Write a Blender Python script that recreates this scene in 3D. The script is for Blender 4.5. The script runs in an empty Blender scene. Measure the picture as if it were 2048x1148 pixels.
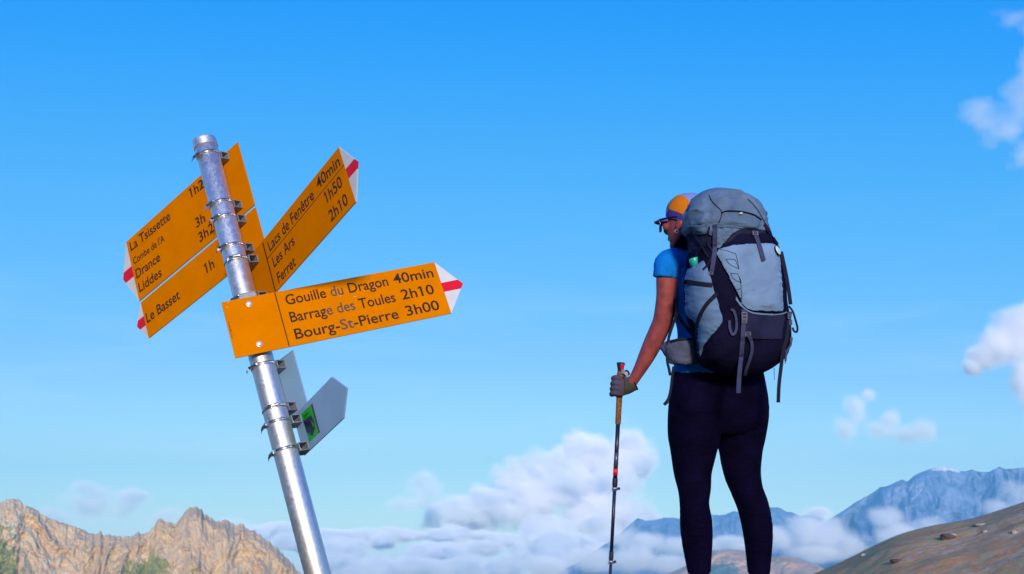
import bpy, bmesh, math, random
import numpy as np
from mathutils import Vector, Matrix
from mathutils.bvhtree import BVHTree

S = bpy.context.scene
COL = S.collection
rad = math.radians

# ------------------------------------------------------------------ camera
PITCH = rad(12.5)
FPX = 2210.0                      # focal length in pixels of the 2048 wide photograph
cam_d = bpy.data.cameras.new('camera')
cam = bpy.data.objects.new('camera', cam_d)
COL.objects.link(cam)
cam.location = (0, 0, 0)
cam.rotation_euler = (rad(90) + PITCH, 0, 0)
cam_d.sensor_width = 36.0
cam_d.lens = 36.0 * FPX / 2048.0
cam_d.clip_start = 0.05
cam_d.clip_end = 200000.0
cam_d.dof.use_dof = True
cam_d.dof.focus_distance = 3.75
cam_d.dof.aperture_fstop = 8.5
S.camera = cam

# ------------------------------------------------------------------ world
SUN_EL, SUN_AZ = rad(13), rad(175)      # azimuth clockwise from the viewing direction
world = bpy.data.worlds.new('World')
S.world = world
world.use_nodes = True
wn, wl = world.node_tree.nodes, world.node_tree.links
wn.clear()
sky = wn.new('ShaderNodeTexSky')
sky.sky_type = 'NISHITA'
sky.sun_disc = False
sky.sun_elevation = SUN_EL
sky.sun_rotation = SUN_AZ
sky.altitude = 2600
sky.air_density = 1.0
sky.dust_density = 0.6
sky.ozone_density = 1.0
bg = wn.new('ShaderNodeBackground')
wo = wn.new('ShaderNodeOutputWorld')
SKY_STRENGTH = 0.12
bg.inputs['Strength'].default_value = SKY_STRENGTH
tint = wn.new('ShaderNodeRGBCurve')

pre = wn.new('ShaderNodeVectorMath'); pre.operation = 'SCALE'; pre.inputs['Scale'].default_value = SKY_STRENGTH
wl.new(sky.outputs[0], pre.inputs[0])
for ch, pts in {0: [(0, 0), (.10, .0), (.135, .006), (.196, .045), (.324, .13), (.48, .25), (.62, .36), (.72, .43), (1, .56)],
                1: [(0, 0), (.10, .09), (.168, .165), (.225, .24), (.315, .325), (.487, .43), (.63, .50), (.74, .57), (.80, .62), (1, .75)],
                2: [(0, 0), (.20, .52), (.30, .68), (.40, .78), (.55, .80), (.64, .82), (.72, .84), (1, .90)]}.items():
    c = tint.mapping.curves[ch]
    while len(c.points) < len(pts):
        c.points.new(.5, .5)
    for p, (x, y) in zip(c.points, pts):
        p.location = (x, y)
tint.mapping.update()
wl.new(pre.outputs[0], tint.inputs['Color'])
# thin high cirrus: procedural streaks over the whole sky
tc = wn.new('ShaderNodeTexCoord')
mp = wn.new('ShaderNodeMapping'); mp.inputs['Scale'].default_value = (1.2, 1.2, 9.0); mp.inputs['Rotation'].default_value = (0.0, 0.10, 0.2)
nz = wn.new('ShaderNodeTexNoise'); nz.inputs['Scale'].default_value = 3.2; nz.inputs['Detail'].default_value = 7; nz.inputs['Roughness'].default_value = .62
nz.inputs['Distortion'].default_value = .35
cr = wn.new('ShaderNodeMapRange'); cr.inputs[1].default_value = .50; cr.inputs[2].default_value = .80; cr.inputs[3].default_value = 0; cr.inputs[4].default_value = .16
mxs = wn.new('ShaderNodeMix'); mxs.data_type = 'RGBA'; mxs.inputs[7].default_value = (.72, .84, 1.0, 1)
sepz = wn.new('ShaderNodeSeparateXYZ'); mel = wn.new('ShaderNodeMapRange'); mel.inputs[1].default_value = .30; mel.inputs[2].default_value = .14; mul = wn.new('ShaderNodeMath'); mul.operation = 'MULTIPLY'
wl.new(tc.outputs['Generated'], sepz.inputs[0]); wl.new(sepz.outputs['Z'], mel.inputs[0]); wl.new(cr.outputs[0], mul.inputs[0]); wl.new(mel.outputs[0], mul.inputs[1])
wl.new(tc.outputs['Generated'], mp.inputs[0]); wl.new(mp.outputs[0], nz.inputs['Vector']); wl.new(nz.outputs[0], cr.inputs[0])
wl.new(mul.outputs[0], mxs.inputs[0]); wl.new(tint.outputs[0], mxs.inputs[6])
post = wn.new('ShaderNodeVectorMath'); post.operation = 'SCALE'; post.inputs['Scale'].default_value = 1.0 / SKY_STRENGTH
wl.new(mxs.outputs[2], post.inputs[0])
wl.new(post.outputs[0], bg.inputs['Color'])
wl.new(bg.outputs[0], wo.inputs['Surface'])

sun_d = bpy.data.lights.new('sun', 'SUN')
sun_d.energy = 3.5
sun_d.angle = rad(7.0)
sun_d.color = (1.0, 0.86, 0.68)
sun = bpy.data.objects.new('sun', sun_d)
COL.objects.link(sun)
sdir = Vector((math.sin(SUN_AZ) * math.cos(SUN_EL), math.cos(SUN_AZ) * math.cos(SUN_EL), math.sin(SUN_EL)))
sun.rotation_euler = sdir.to_track_quat('Z', 'Y').to_euler()

S.view_settings.view_transform = 'Standard'
S.view_settings.look = 'None'
S.view_settings.exposure = 0.34
S.view_settings.gamma = 1.0
S.view_settings.use_curve_mapping = False
S.render.engine = 'CYCLES'
S.cycles.use_denoising = True
S.cycles.max_bounces = 84
S.cycles.volume_bounces = 80
S.cycles.diffuse_bounces = 4
S.cycles.glossy_bounces = 4
S.cycles.transparent_max_bounces = 8
S.cycles.sample_clamp_indirect = 0.0
S.cycles.caustics_reflective = False
S.cycles.caustics_refractive = False

# ------------------------------------------------------------------ helpers
def tag(o, label=None, cat=None, group=None, kind=None):
    if label: o['label'] = label
    if cat: o['category'] = cat
    if group: o['group'] = group
    if kind: o['kind'] = kind
    return o

def empty(name, loc=(0, 0, 0), label=None, cat=None, group=None):
    o = bpy.data.objects.new(name, None)
    COL.objects.link(o); o.location = loc; o.empty_display_size = .05
    return tag(o, label, cat, group)

def mesh_obj(name, verts, faces, mat=None, parent=None, smooth=True):
    me = bpy.data.meshes.new(name)
    if isinstance(verts, np.ndarray): verts = verts.tolist()
    if isinstance(faces, np.ndarray): faces = faces.tolist()
    me.from_pydata(verts, [], faces)
    me.update()
    if smooth:
        me.polygons.foreach_set('use_smooth', [True] * len(me.polygons))
    if mat: me.materials.append(mat)
    o = bpy.data.objects.new(name, me)
    COL.objects.link(o)
    if parent:
        o.parent = parent
        o.matrix_parent_inverse = Matrix.Translation(-Vector(parent.location))
    return o

CP, SP = math.cos(PITCH), math.sin(PITCH)
def c2w(v):                          # camera axes (right, down, forward) to world
    x, y, z = v
    return Vector((x, z * CP + y * SP, z * SP - y * CP))
def ray(px, py):                     # unit-forward ray of a photo pixel in world axes
    return c2w(((px - 1024) / FPX, (py - 574) / FPX, 1.0))
def at(px, py, depth):               # point seen at a photo pixel, depth metres along the view axis
    return ray(px, py) * depth
def azel(px, py):
    d = ray(px, py)
    return math.atan2(d.x, d.y), d.z / math.hypot(d.x, d.y)

# vectorised value noise
def _hash(ix, iy, iz, seed):
    h = (ix * 374761393 + iy * 668265263 + iz * 2147483647 + seed * 1274126177) & 0xffffffff
    h = ((h ^ (h >> 13)) * 1274126177) & 0xffffffff
    h = (h ^ (h >> 16)) & 0xffffffff
    return h.astype(np.float64) / 4294967295.0
def vnoise(x, y, z=0.0, seed=0):
    x = np.asarray(x, float); y = np.asarray(y, float); z = np.zeros_like(x) + z
    x, y, z = np.broadcast_arrays(x, y, z)
    ix, iy, iz = np.floor(x).astype(np.int64), np.floor(y).astype(np.int64), np.floor(z).astype(np.int64)
    fx, fy, fz = x - ix, y - iy, z - iz
    ux, uy, uz = [f * f * f * (f * (f * 6 - 15) + 10) for f in (fx, fy, fz)]
    r = 0
    for dx in (0, 1):
        for dy in (0, 1):
            for dz in (0, 1):
                w = (ux if dx else 1 - ux) * (uy if dy else 1 - uy) * (uz if dz else 1 - uz)
                r = r + w * _hash(ix + dx, iy + dy, iz + dz, seed)
    return r
def fbm(x, y, z=0.0, oct=5, seed=0, rough=.5, ridged=False):
    a, s, r = 1.0, 0.0, 0.0
    for k in range(oct):
        n = vnoise(np.asarray(x) * 2.03 ** k + 17.3 * k, np.asarray(y) * 2.03 ** k + 9.1 * k, np.asarray(z) * 2.03 ** k, seed + k)
        if ridged: n = 1 - np.abs(2 * n - 1)
        r = r + a * n; s += a; a *= rough
    return r / s
def sstep(a, b, x):
    t = np.clip((np.asarray(x) - a) / (b - a), 0, 1)
    return t * t * (3 - 2 * t)

# ------------------------------------------------------------------ materials
def new_mat(name):
    m = bpy.data.materials.new(name); m.use_nodes = True
    return m, m.node_tree.nodes, m.node_tree.links, m.node_tree.nodes['Principled BSDF']
def simple(name, col, rough=.5, metal=0.0, var=.0, vscale=40, bump=0.0, bscale=200, spec=.5, var2=None, sheen=0.0, rvar=0.0):
    m, n, l, b = new_mat(name)
    b.inputs['Roughness'].default_value = rough
    b.inputs['Metallic'].default_value = metal
    b.inputs['Specular IOR Level'].default_value = spec
    b.inputs['Sheen Weight'].default_value = sheen
    b.inputs['Base Color'].default_value = (*col, 1)
    tcn = n.new('ShaderNodeTexCoord')
    if var or var2 or rvar:
        t = n.new('ShaderNodeTexNoise'); t.inputs['Scale'].default_value = vscale; t.inputs['Detail'].default_value = 5
        l.new(tcn.outputs['Object'], t.inputs['Vector'])
        mx = n.new('ShaderNodeMix'); mx.data_type = 'RGBA'
        c2 = var2 if var2 else tuple(c * (1 - var) for c in col)
        mx.inputs[6].default_value = (*c2, 1); mx.inputs[7].default_value = (*(min(1, c * (1 + var * .5)) for c in col), 1)
        rr = n.new('ShaderNodeMapRange'); rr.inputs[1].default_value = .35; rr.inputs[2].default_value = .65
        l.new(t.outputs[0], rr.inputs[0]); l.new(rr.outputs[0], mx.inputs[0]); l.new(mx.outputs[2], b.inputs['Base Color'])
        if rvar:
            r2 = n.new('ShaderNodeMapRange'); r2.inputs[1].default_value = .3; r2.inputs[2].default_value = .7
            r2.inputs[3].default_value = rough - rvar; r2.inputs[4].default_value = rough + rvar
            l.new(t.outputs[0], r2.inputs[0]); l.new(r2.outputs[0], b.inputs['Roughness'])
    if bump:
        t2 = n.new('ShaderNodeTexNoise'); t2.inputs['Scale'].default_value = bscale; t2.inputs['Detail'].default_value = 4
        l.new(tcn.outputs['Object'], t2.inputs['Vector'])
        bp = n.new('ShaderNodeBump'); bp.inputs['Strength'].default_value = bump; bp.inputs['Distance'].default_value = .01
        l.new(t2.outputs[0], bp.inputs['Height']); l.new(bp.outputs[0], b.inputs['Normal'])
    return m

def terrain_mat(name, base, alt, grass=None, scree=None, scale=.02, bump=1.0, bdist=3.0, rough=.95, breakup=.45):
    """rock / soil colour broken up by noise; mesh attributes grass_mask and scree_mask lay grass and scree"""
    m, n, l, b = new_mat(name)
    b.inputs['Roughness'].default_value = rough; b.inputs['Specular IOR Level'].default_value = .15
    tcn = n.new('ShaderNodeTexCoord')
    t = n.new('ShaderNodeTexNoise'); t.inputs['Scale'].default_value = scale; t.inputs['Detail'].default_value = 9; t.inputs['Roughness'].default_value = .62
    l.new(tcn.outputs['Object'], t.inputs['Vector'])
    rr = n.new('ShaderNodeMapRange'); rr.inputs[1].default_value = .38; rr.inputs[2].default_value = .64
    l.new(t.outputs[0], rr.inputs[0])
    mx = n.new('ShaderNodeMix'); mx.data_type = 'RGBA'; mx.inputs[6].default_value = (*alt, 1); mx.inputs[7].default_value = (*base, 1)
    l.new(rr.outputs[0], mx.inputs[0]); out = mx.outputs[2]
    for attr, c in (('scree_mask', scree), ('grass_mask', grass)):
        if c is None: continue
        a = n.new('ShaderNodeAttribute'); a.attribute_name = attr
        t3 = n.new('ShaderNodeTexNoise'); t3.inputs['Scale'].default_value = scale * 2.2; t3.inputs['Detail'].default_value = 8
        l.new(tcn.outputs['Object'], t3.inputs['Vector'])
        ad = n.new('ShaderNodeMath'); ad.operation = 'MULTIPLY_ADD'; ad.inputs[1].default_value = 1.0
        sb = n.new('ShaderNodeMapRange'); sb.inputs[1].default_value = .42; sb.inputs[2].default_value = .58; sb.inputs[3].default_value = -breakup; sb.inputs[4].default_value = breakup
        l.new(t3.outputs[0], sb.inputs[0]); l.new(a.outputs['Fac'], ad.inputs[0]); l.new(sb.outputs[0], ad.inputs[2])
        st = n.new('ShaderNodeMapRange'); st.inputs[1].default_value = .35; st.inputs[2].default_value = .75; l.new(ad.outputs[0], st.inputs[0])
        m2 = n.new('ShaderNodeMix'); m2.data_type = 'RGBA'; m2.inputs[7].default_value = (*c, 1)
        l.new(st.outputs[0], m2.inputs[0]); l.new(out, m2.inputs[6]); out = m2.outputs[2]
    l.new(out, b.inputs['Base Color'])
    t4 = n.new('ShaderNodeTexNoise'); t4.inputs['Scale'].default_value = scale * 3; t4.inputs['Detail'].default_value = 10; t4.inputs['Roughness'].default_value = .65
    l.new(tcn.outputs['Object'], t4.inputs['Vector'])
    bp = n.new('ShaderNodeBump'); bp.inputs['Strength'].default_value = bump; bp.inputs['Distance'].default_value = bdist
    l.new(t4.outputs[0], bp.inputs['Height']); l.new(bp.outputs[0], b.inputs['Normal'])
    return m

def set_attr(o, name, arr):
    a = o.data.attributes.new(name, 'FLOAT', 'POINT')
    a.data.foreach_set('value', np.asarray(arr, dtype=np.float32).ravel())

def grid_faces(nu, nv):
    i = np.arange(nu - 1)[:, None] * nv + np.arange(nv - 1)[None, :]
    return np.stack([i, i + nv, i + nv + 1, i + 1], -1).reshape(-1, 4)

def ridge(name, prof, R0, drop, run, mat, amp, lat, az_lo, az_hi, nu, nv, seed=0, gully=1.0, back=.6, masks=None, rcurve=None, crest_noise=0.0, skew=.35, rough=.55):
    """a mountain face: a folded sheet from its crest line down to its foot, with a back slope"""
    P = np.array([azel(*p) for p in prof])
    az = np.linspace(az_lo, az_hi, nu)
    ec = np.interp(az, P[:, 0], P[:, 1])
    ec = ec + crest_noise * (fbm(az * 480, 0 * az, oct=5, seed=seed + 50) - .5)
    t = np.concatenate([-np.linspace(back, 0.02, 14), np.linspace(0, 1, nv)])
    A, T = np.meshgrid(az, t, indexing='ij')
    EC = ec[:, None] + 0 * T
    Rc = R0 if rcurve is None else np.interp(az, *rcurve)[:, None]
    s = A * R0 / lat
    wv = (fbm(s * .6 + 3, T * 1.3, oct=4, seed=seed + 9) - .5)
    f = fbm(s + wv * 1.2 + T * skew, T * 1.1 * gully + wv * 1.4, oct=6, seed=seed, rough=rough, ridged=True) - .55
    f2 = fbm(s * .35 + T * skew, T * .5, oct=3, seed=seed + 20, ridged=True) - .5
    taper = sstep(0, .10, np.abs(T))
    Tp = np.clip(T, 0, None)
    r = Rc - run * Tp ** .9 + run * 1.2 * np.clip(-T, 0, None) - amp * (f * 1.5 + f2) * (.35 + .65 * taper) * np.sign(T + 1e-9)
    E = EC - drop * Tp - drop * 1.0 * np.clip(-T, 0, None) ** 1.2 + drop * .05 * (f2) * taper
    V = np.stack([np.sin(A) * r, np.cos(A) * r, E * r], -1).reshape(-1, 3)
    o = mesh_obj(name, V, grid_faces(nu, len(t)), mat)
    if masks: 
        for k, v in masks(A, T, EC, f, f2, s).items(): set_attr(o, k, v)
    return o

# ------------------------------------------------------------------ near ground
def ground_h(x, y):
    r = np.hypot(x - 0.3, (y - 3.0) * 1.0)
    knoll = -.42 - .30 * np.clip(r - 2.6, 0, None) ** 1.15
    far = -900 + 0 * r
    h = np.maximum(knoll, far)
    back = sstep(-1, -30, y)
    h = h * (1 - back) + back * (-.6 - .04 * r + 2.2 * (fbm(x * .02, y * .02, oct=4, seed=4) - .5) * np.clip(r / 30, 0, 4))
    azg = np.degrees(np.arctan2(x, y)) % 360
    side = sstep(175, 215, azg) * (1 - sstep(282, 300, azg))
    h = h + side * .42 * np.clip(r - 25, 0, 420) * (1 + .5 * (fbm(x * .012, y * .012, oct=4, seed=8) - .5))  # unseen slope behind the camera, added to bounce warm light onto the signs
    big = (fbm(x * .0009, y * .0009, oct=5, seed=7) - .5) * 420 * sstep(1200, 4000, r)
    small = (fbm(x * .9, y * .9, oct=4, seed=2) - .5) * .09 * sstep(0, 2, r) + (fbm(x * .05, y * .05, oct=4, seed=3) - .5) * 3 * sstep(25, 90, r)
    return h + big + small
rr_ = np.concatenate([[0], np.geomspace(.25, 13900, 190)])
aa_ = np.linspace(0, 2 * math.pi, 241)
RR, AA = np.meshgrid(rr_, aa_, indexing='ij')
gx, gy = RR * np.sin(AA) + .5, RR * np.cos(AA) + 3.4
gz = ground_h(gx, gy)
M_ground = terrain_mat('dry_turf', (.40, .27, .17), (.26, .18, .11), grass=(.085, .09, .035), scale=1.3, bump=.8, bdist=.06)
ground = mesh_obj('ground', np.stack([gx, gy, gz], -1).reshape(-1, 3), grid_faces(191, 241), M_ground)
set_attr(ground, 'grass_mask', fbm(gx * .3, gy * .3, oct=4, seed=12) - .1)
tag(ground, kind='structure')

# ------------------------------------------------------------------ brown hillside on the right
prof_h = [(1300, 1330), (1500, 1222), (1585, 1172), (1620, 1152), (1645, 1140), (1680, 1125), (1720, 1105), (1765, 1083), (1800, 1068), (1830, 1059), (1865, 1051), (1900, 1045),
          (1930, 1040), (1960, 1033), (1990, 1023), (2020, 1013), (2048, 1004), (2150, 965), (2300, 925), (2600, 880), (3000, 900)]
Ph = np.array([azel(*p) for p in prof_h])
nu, nv = 420, 260
az = np.linspace(Ph[0, 0], Ph[-1, 0], nu)
ec = np.interp(az, Ph[:, 0], Ph[:, 1])
k_ = np.ones(9) / 9
ec = np.convolve(np.pad(ec, 4, mode='edge'), k_, 'valid')
rv = np.concatenate([np.linspace(22, 66, 190), np.linspace(66.5, 130, nv - 190)])
A, Rr = np.meshgrid(az, rv, indexing='ij')
RC = 66.0
hx, hy = np.sin(A) * Rr, np.cos(A) * Rr
def hill_z(A, Rr):
    e = np.interp(A, az, ec)
    hx, hy = np.sin(A) * Rr, np.cos(A) * Rr
    bump = (fbm(hx * .13, hy * .13, oct=4, seed=31) - .5) * .7 * sstep(0, 14, np.abs(Rr - RC)) + (fbm(hx * .9, hy * .9, oct=4, seed=32) - .5) * .13 * (.25 + .75 * sstep(0, 4, np.abs(Rr - RC)))
    return Rr * e - .0046 * (Rr - RC) ** 2 + bump
hz = hill_z(A, Rr)
M_hill = terrain_mat('dry_alpine_turf', (.76, .39, .175), (.60, .31, .14), grass=(.56, .40, .17), scree=(.70, .48, .35), scale=.6, bump=.55, bdist=.18)
hill = mesh_obj('hillside', np.stack([hx, hy, hz], -1).reshape(-1, 3), grid_faces(nu, nv), M_hill)
set_attr(hill, 'grass_mask', fbm(hx * .10 + 5, hy * .22, oct=5, seed=33) * 1.15 - .25)
set_attr(hill, 'scree_mask', fbm(hx * .16, hy * .35 + 9, oct=5, seed=34) * 1.1 - .16)
tag(hill, 'dry brown grassy hillside rising in the lower right corner', kind='structure')

# ------------------------------------------------------------------ left rocky ridge
prof_l = [(-900, 900), (-600, 985), (-400, 960), (-200, 1010), (-80, 1020), (0, 1006.6), (13.7, 1000), (24, 998), (30.8, 996), (39, 1001), (48, 1006.6), (58, 1011), (68, 1017), (89, 1030.6), (100, 1037), (113, 1042.5), (124, 1044), (137, 1051),
          (150, 1054), (164, 1061), (188, 1068), (196, 1069), (199, 1066), (202, 1060), (205, 1066), (208.5, 1070), (225, 1071.6), (240, 1072), (253, 1074), (262, 1071), (273, 1066.5), (294, 1066.5), (300, 1061), (307.6, 1054.5), (313, 1044), (319.6, 1037.4), (326, 1039),
          (333, 1042), (343, 1046), (350, 1049.4), (355, 1041), (362.3, 1030.6), (370, 1022), (379.4, 1015), (386, 1013), (393, 1013.5), (403, 1017), (408.4, 1027), (420, 1034), (434, 1042.5), (446, 1041), (458, 1042.5), (465, 1047), (471.6, 1051),
          (478, 1049), (485.3, 1048.3), (492, 1054), (505.8, 1061), (517, 1068), (529.7, 1076.7), (546.8, 1092), (557, 1100), (567.3, 1111), (578, 1121), (588, 1131), (601.5, 1147), (640, 1195), (720, 1290), (900, 1500)]
M_rock = terrain_mat('ochre_rock', (.90, .67, .42), (.72, .52, .37), grass=(.40, .41, .17), scree=(.86, .76, .58), scale=.035, bump=1.0, bdist=8.0, breakup=.42)
def masks_l(A, T, EC, f, f2, s):
    px = 1024 + FPX * np.tan(A) * 1.0
    g = fbm(s * .35 + 2, T * 1.5, oct=5, seed=71)
    def blob(cx, cy, wx, wy, sl=0):   # cx in pixels, cy as fraction of the face
        return np.exp(-(((px - cx - sl * (T - cy)) / wx) ** 2 + ((T - cy) / wy) ** 2))
    grass = 1.7 * blob(14, .62, 40, .42, 50) + .75 * blob(85, .85, 60, .3) + .9 * blob(318, .36, 30, .13, 160) + .55 * blob(275, .5, 45, .2) + .5 * blob(215, .95, 60, .22) + .35 * blob(430, .8, 60, .2)
    grass = grass * (.75 + 1.1 * g) + .25 * sstep(.62, .8, g)
    scree = .95 * blob(-5, .15, 40, .25, 80) + .9 * blob(125, .75, 34, .4, -40) + .45 * blob(60, .2, 40, .2, 60) + .6 * blob(60, .9, 20, .3)
    return dict(grass_mask=grass * 1.0, scree_mask=scree)
left = ridge('rocky_ridge', prof_l, 2000, .095, 190, M_rock, 46, 50, azel(-900, 1000)[0], azel(880, 1100)[0], 1150, 200, seed=11, masks=masks_l, crest_noise=.0042, rough=.62, skew=.8, gully=2.3)
tag(left, 'craggy ochre rock ridge with green patches on the left horizon', kind='structure')
left.name = 'mountain'

# ------------------------------------------------------------------ far mountains
prof_s = [(1560, 1100), (1620, 1062), (1684, 1023), (1712, 1004), (1746, 985), (1760, 974), (1774, 972), (1783, 968), (1792, 964), (1800, 960), (1805, 958.6), (1810, 962), (1815, 963.4), (1829, 951.5), (1843, 944), (1850, 941), (1863, 937), (1877, 934), (1896, 934),
          (1908, 936.5), (1920, 941), (1931, 943), (1938, 941), (1943, 939), (1950, 942), (1960, 944), (1970, 944), (1979, 943), (1990, 938), (1998, 933), (2004, 936), (2010, 938), (2019, 938), (2027, 937), (2048, 935), (2100, 925), (2200, 960), (2400, 930), (2800, 990)]
M_far = terrain_mat('haze_blue_rock', (.34, .41, .66), (.11, .20, .42), scree=(.95, .93, .90), scale=.004, bump=1.0, bdist=30)  # rock colour pushed blue: distant haze and skylight painted into it
def masks_s(A, T, EC, f, f2, s):
    px = 1024 + FPX * np.tan(A)
    m = np.exp(-((px - 1880) / 26) ** 4) * (1 - sstep(.01, .055, np.abs(T))) * 2.6
    return dict(scree_mask=np.clip(m, 0, 2) - .45)
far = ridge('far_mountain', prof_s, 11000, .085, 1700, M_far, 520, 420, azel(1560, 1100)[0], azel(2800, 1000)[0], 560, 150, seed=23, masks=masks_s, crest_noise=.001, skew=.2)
tag(far, 'hazy blue far mountain with a white snow cap', kind='structure'); far.name = 'mountain'
prof_m = [(850, 1290), (950, 1230), (1040, 1180), (1150, 1128), (1230, 1075), (1275, 1036), (1290, 1041), (1306, 1040), (1334, 1035), (1348, 1035), (1370, 1040), (1400, 1033), (1425, 1029), (1440, 1031), (1449, 1029), (1467, 1022), (1490, 1025), (1515, 1018), (1538, 1014.5), (1557, 1014.5), (1572, 1023), (1586, 1025),
          (1600, 1032), (1612, 1030), (1627, 1028), (1660, 1045), (1720, 1080), (1800, 1130)]
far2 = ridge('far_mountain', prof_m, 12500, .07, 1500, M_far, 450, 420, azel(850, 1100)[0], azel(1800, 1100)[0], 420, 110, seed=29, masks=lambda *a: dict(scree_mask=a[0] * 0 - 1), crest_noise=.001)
tag(far2, 'low blue jagged mountain chain behind the hiker\'s legs', kind='structure'); far2.name = 'mountain'
prof_b = [(1180, 1230), (1290, 1165), (1341, 1146), (1380, 1128), (1405, 1112), (1427, 1102), (1456, 1098.5), (1486, 1101), (1510, 1108), (1530, 1113), (1546, 1113), (1561, 1110), (1585, 1113), (1607, 1121), (1636, 1130), (1700, 1165), (1800, 1220)]
M_brown = terrain_mat('brown_slope', (.82, .46, .30), (.56, .34, .24), grass=(.20, .24, .22), scale=.008, bump=.8, bdist=10)
brown = ridge('brown_mountain', prof_b, 6500, .06, 900, M_brown, 150, 300, azel(1180, 1200)[0], azel(1800, 1200)[0], 300, 90, seed=37,
              masks=lambda A, T, EC, f, f2, s: dict(grass_mask=1.4 * np.exp(-((A - azel(1440, 1100)[0]) / .02) ** 2) * sstep(.12, .3, T)), crest_noise=.0005)
tag(brown, 'rounded pinkish brown mountain low between the hiker\'s calves', kind='structure'); brown.name = 'mountain'

# ------------------------------------------------------------------ air and clouds
def volume_mat(name, color, density, aniso=0.0):
    m = bpy.data.materials.new(name); m.use_nodes = True
    n, l = m.node_tree.nodes, m.node_tree.links
    n.clear()
    v = n.new('ShaderNodeVolumePrincipled'); o = n.new('ShaderNodeOutputMaterial')
    v.inputs['Color'].default_value = (*color, 1)
    v.inputs['Density'].default_value = density
    v.inputs['Anisotropy'].default_value = aniso
    l.new(v.outputs[0], o.inputs['Volume'])
    return m, v

M_haze, _v = volume_mat('air_haze', (.30, .80, 1.0), 5.8e-5, -.1)
_v.inputs['Density Attribute'].default_value = ''
HX, HY0, HY1, HZ0, HZ1 = 14400, -14200, 14600, -1350, 890
hv = [(x, y, z) for x in (-HX, HX) for y in (HY0, HY1) for z in (HZ0, HZ1)]
haze = mesh_obj('haze', hv, [(0, 1, 3, 2), (4, 6, 7, 5), (0, 4, 5, 1), (2, 3, 7, 6), (0, 2, 6, 4), (1, 5, 7, 3)], M_haze, smooth=False)
tag(haze, 'pale blue air between the camera and the far mountains', kind='stuff')

M_cloud, _ = volume_mat('cloud_mist', (1.0, .985, 1.0), 1.0, -0.4)

def cloud(label, R, blobs, dens, depth, nscale, namp, res=(150, 60, 90), soft=.35, seed=0.0, flat=None, detail=6, pad=1.15, kind='stuff'):
    """a bank of vapour: a density grid grown from soft lobes (pixel x, pixel y, radius x, radius y) and broken up by noise"""
    P = []
    for b in blobs:
        a, e = azel(b[0], b[1]); P.append((a, e))
    am = sum(p[0] for p in P) / len(P)
    L = []
    for (bx, by, rx, ry, *_r), (a, e) in zip(blobs, P):
        x = math.tan(a - am) * R; z = e * R
        L.append((x, 0.0 if not _r else _r[0], z, rx * R / FPX * 1.02, depth if len(_r) < 2 else _r[1], ry * R / FPX))
    lo = [min(l[i] - l[i + 3] * pad for l in L) for i in range(3)]
    hi = [max(l[i] + l[i + 3] * pad for l in L) for i in range(3)]
    nm = 'mist' if label.startswith(('mist', 'pale mist')) else 'cloud'
    me = bpy.data.meshes.new(nm); o = bpy.data.objects.new(nm, me); COL.objects.link(o)
    o.location = (math.sin(am) * R, math.cos(am) * R, 0); o.rotation_euler = (0, 0, -am)
    ng = bpy.data.node_groups.new('cloud_growth', 'GeometryNodeTree')
    ng.interface.new_socket('Geometry', in_out='OUTPUT', socket_type='NodeSocketGeometry')
    n, l = ng.nodes, ng.links
    out = n.new('NodeGroupOutput'); pos = n.new('GeometryNodeInputPosition')
    def math_(op, a, b=None):
        q = n.new('ShaderNodeMath'); q.operation = op
        for i, v in enumerate((a, b)):
            if v is None: continue
            if isinstance(v, (int, float)): q.inputs[i].default_value = v
            else: l.new(v, q.inputs[i])
        return q.outputs[0]
    def vec(op, a, b):
        q = n.new('ShaderNodeVectorMath'); q.operation = op
        for i, v in enumerate((a, b)):
            if isinstance(v, tuple): q.inputs[i].default_value = v
            elif v is not None: l.new(v, q.inputs[i])
        return q
    f = None
    for x, y, z, rx, ry, rz in L:
        d = vec('LENGTH', vec('DIVIDE', vec('SUBTRACT', pos.outputs[0], (x, y, z)).outputs[0], (rx, ry, rz)).outputs[0], None).outputs['Value']
        g = math_('SUBTRACT', 1.0, d)
        if f is None: f = g
        else:
            q = n.new('ShaderNodeMath'); q.operation = 'SMOOTH_MAX'; l.new(f, q.inputs[0]); l.new(g, q.inputs[1]); q.inputs[2].default_value = .15; f = q.outputs[0]
    nt = n.new('ShaderNodeTexNoise'); nt.inputs['Scale'].default_value = 1.0; nt.inputs['Detail'].default_value = detail; nt.inputs['Roughness'].default_value = .56
    l.new(vec('ADD', vec('DIVIDE', pos.outputs[0], (nscale, nscale, nscale * .8)).outputs[0], (seed, seed * 1.7, 0)).outputs[0], nt.inputs['Vector'])
    nn = math_('MULTIPLY', math_('SUBTRACT', nt.outputs[0], .5), namp * 2)
    f = math_('ADD', f, nn)
    mr = n.new('ShaderNodeMapRange'); mr.interpolation_type = 'SMOOTHSTEP'; l.new(f, mr.inputs[0]); mr.inputs[1].default_value = .12; mr.inputs[2].default_value = .12 + soft
    mr.inputs[4].default_value = dens
    f = mr.outputs[0]
    vc = n.new('GeometryNodeVolumeCube')
    l.new(f, vc.inputs['Density']); vc.inputs['Min'].default_value = lo; vc.inputs['Max'].default_value = hi
    for k, r in zip(('Resolution X', 'Resolution Y', 'Resolution Z'), res): vc.inputs[k].default_value = r
    sm = n.new('GeometryNodeSetMaterial'); sm.inputs['Material'].default_value = M_cloud
    l.new(vc.outputs[0], sm.inputs[0]); l.new(sm.outputs[0], out.inputs[0])
    md = o.modifiers.new('growth', 'NODES'); md.node_group = ng
    return tag(o, label, kind=kind)

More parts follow.
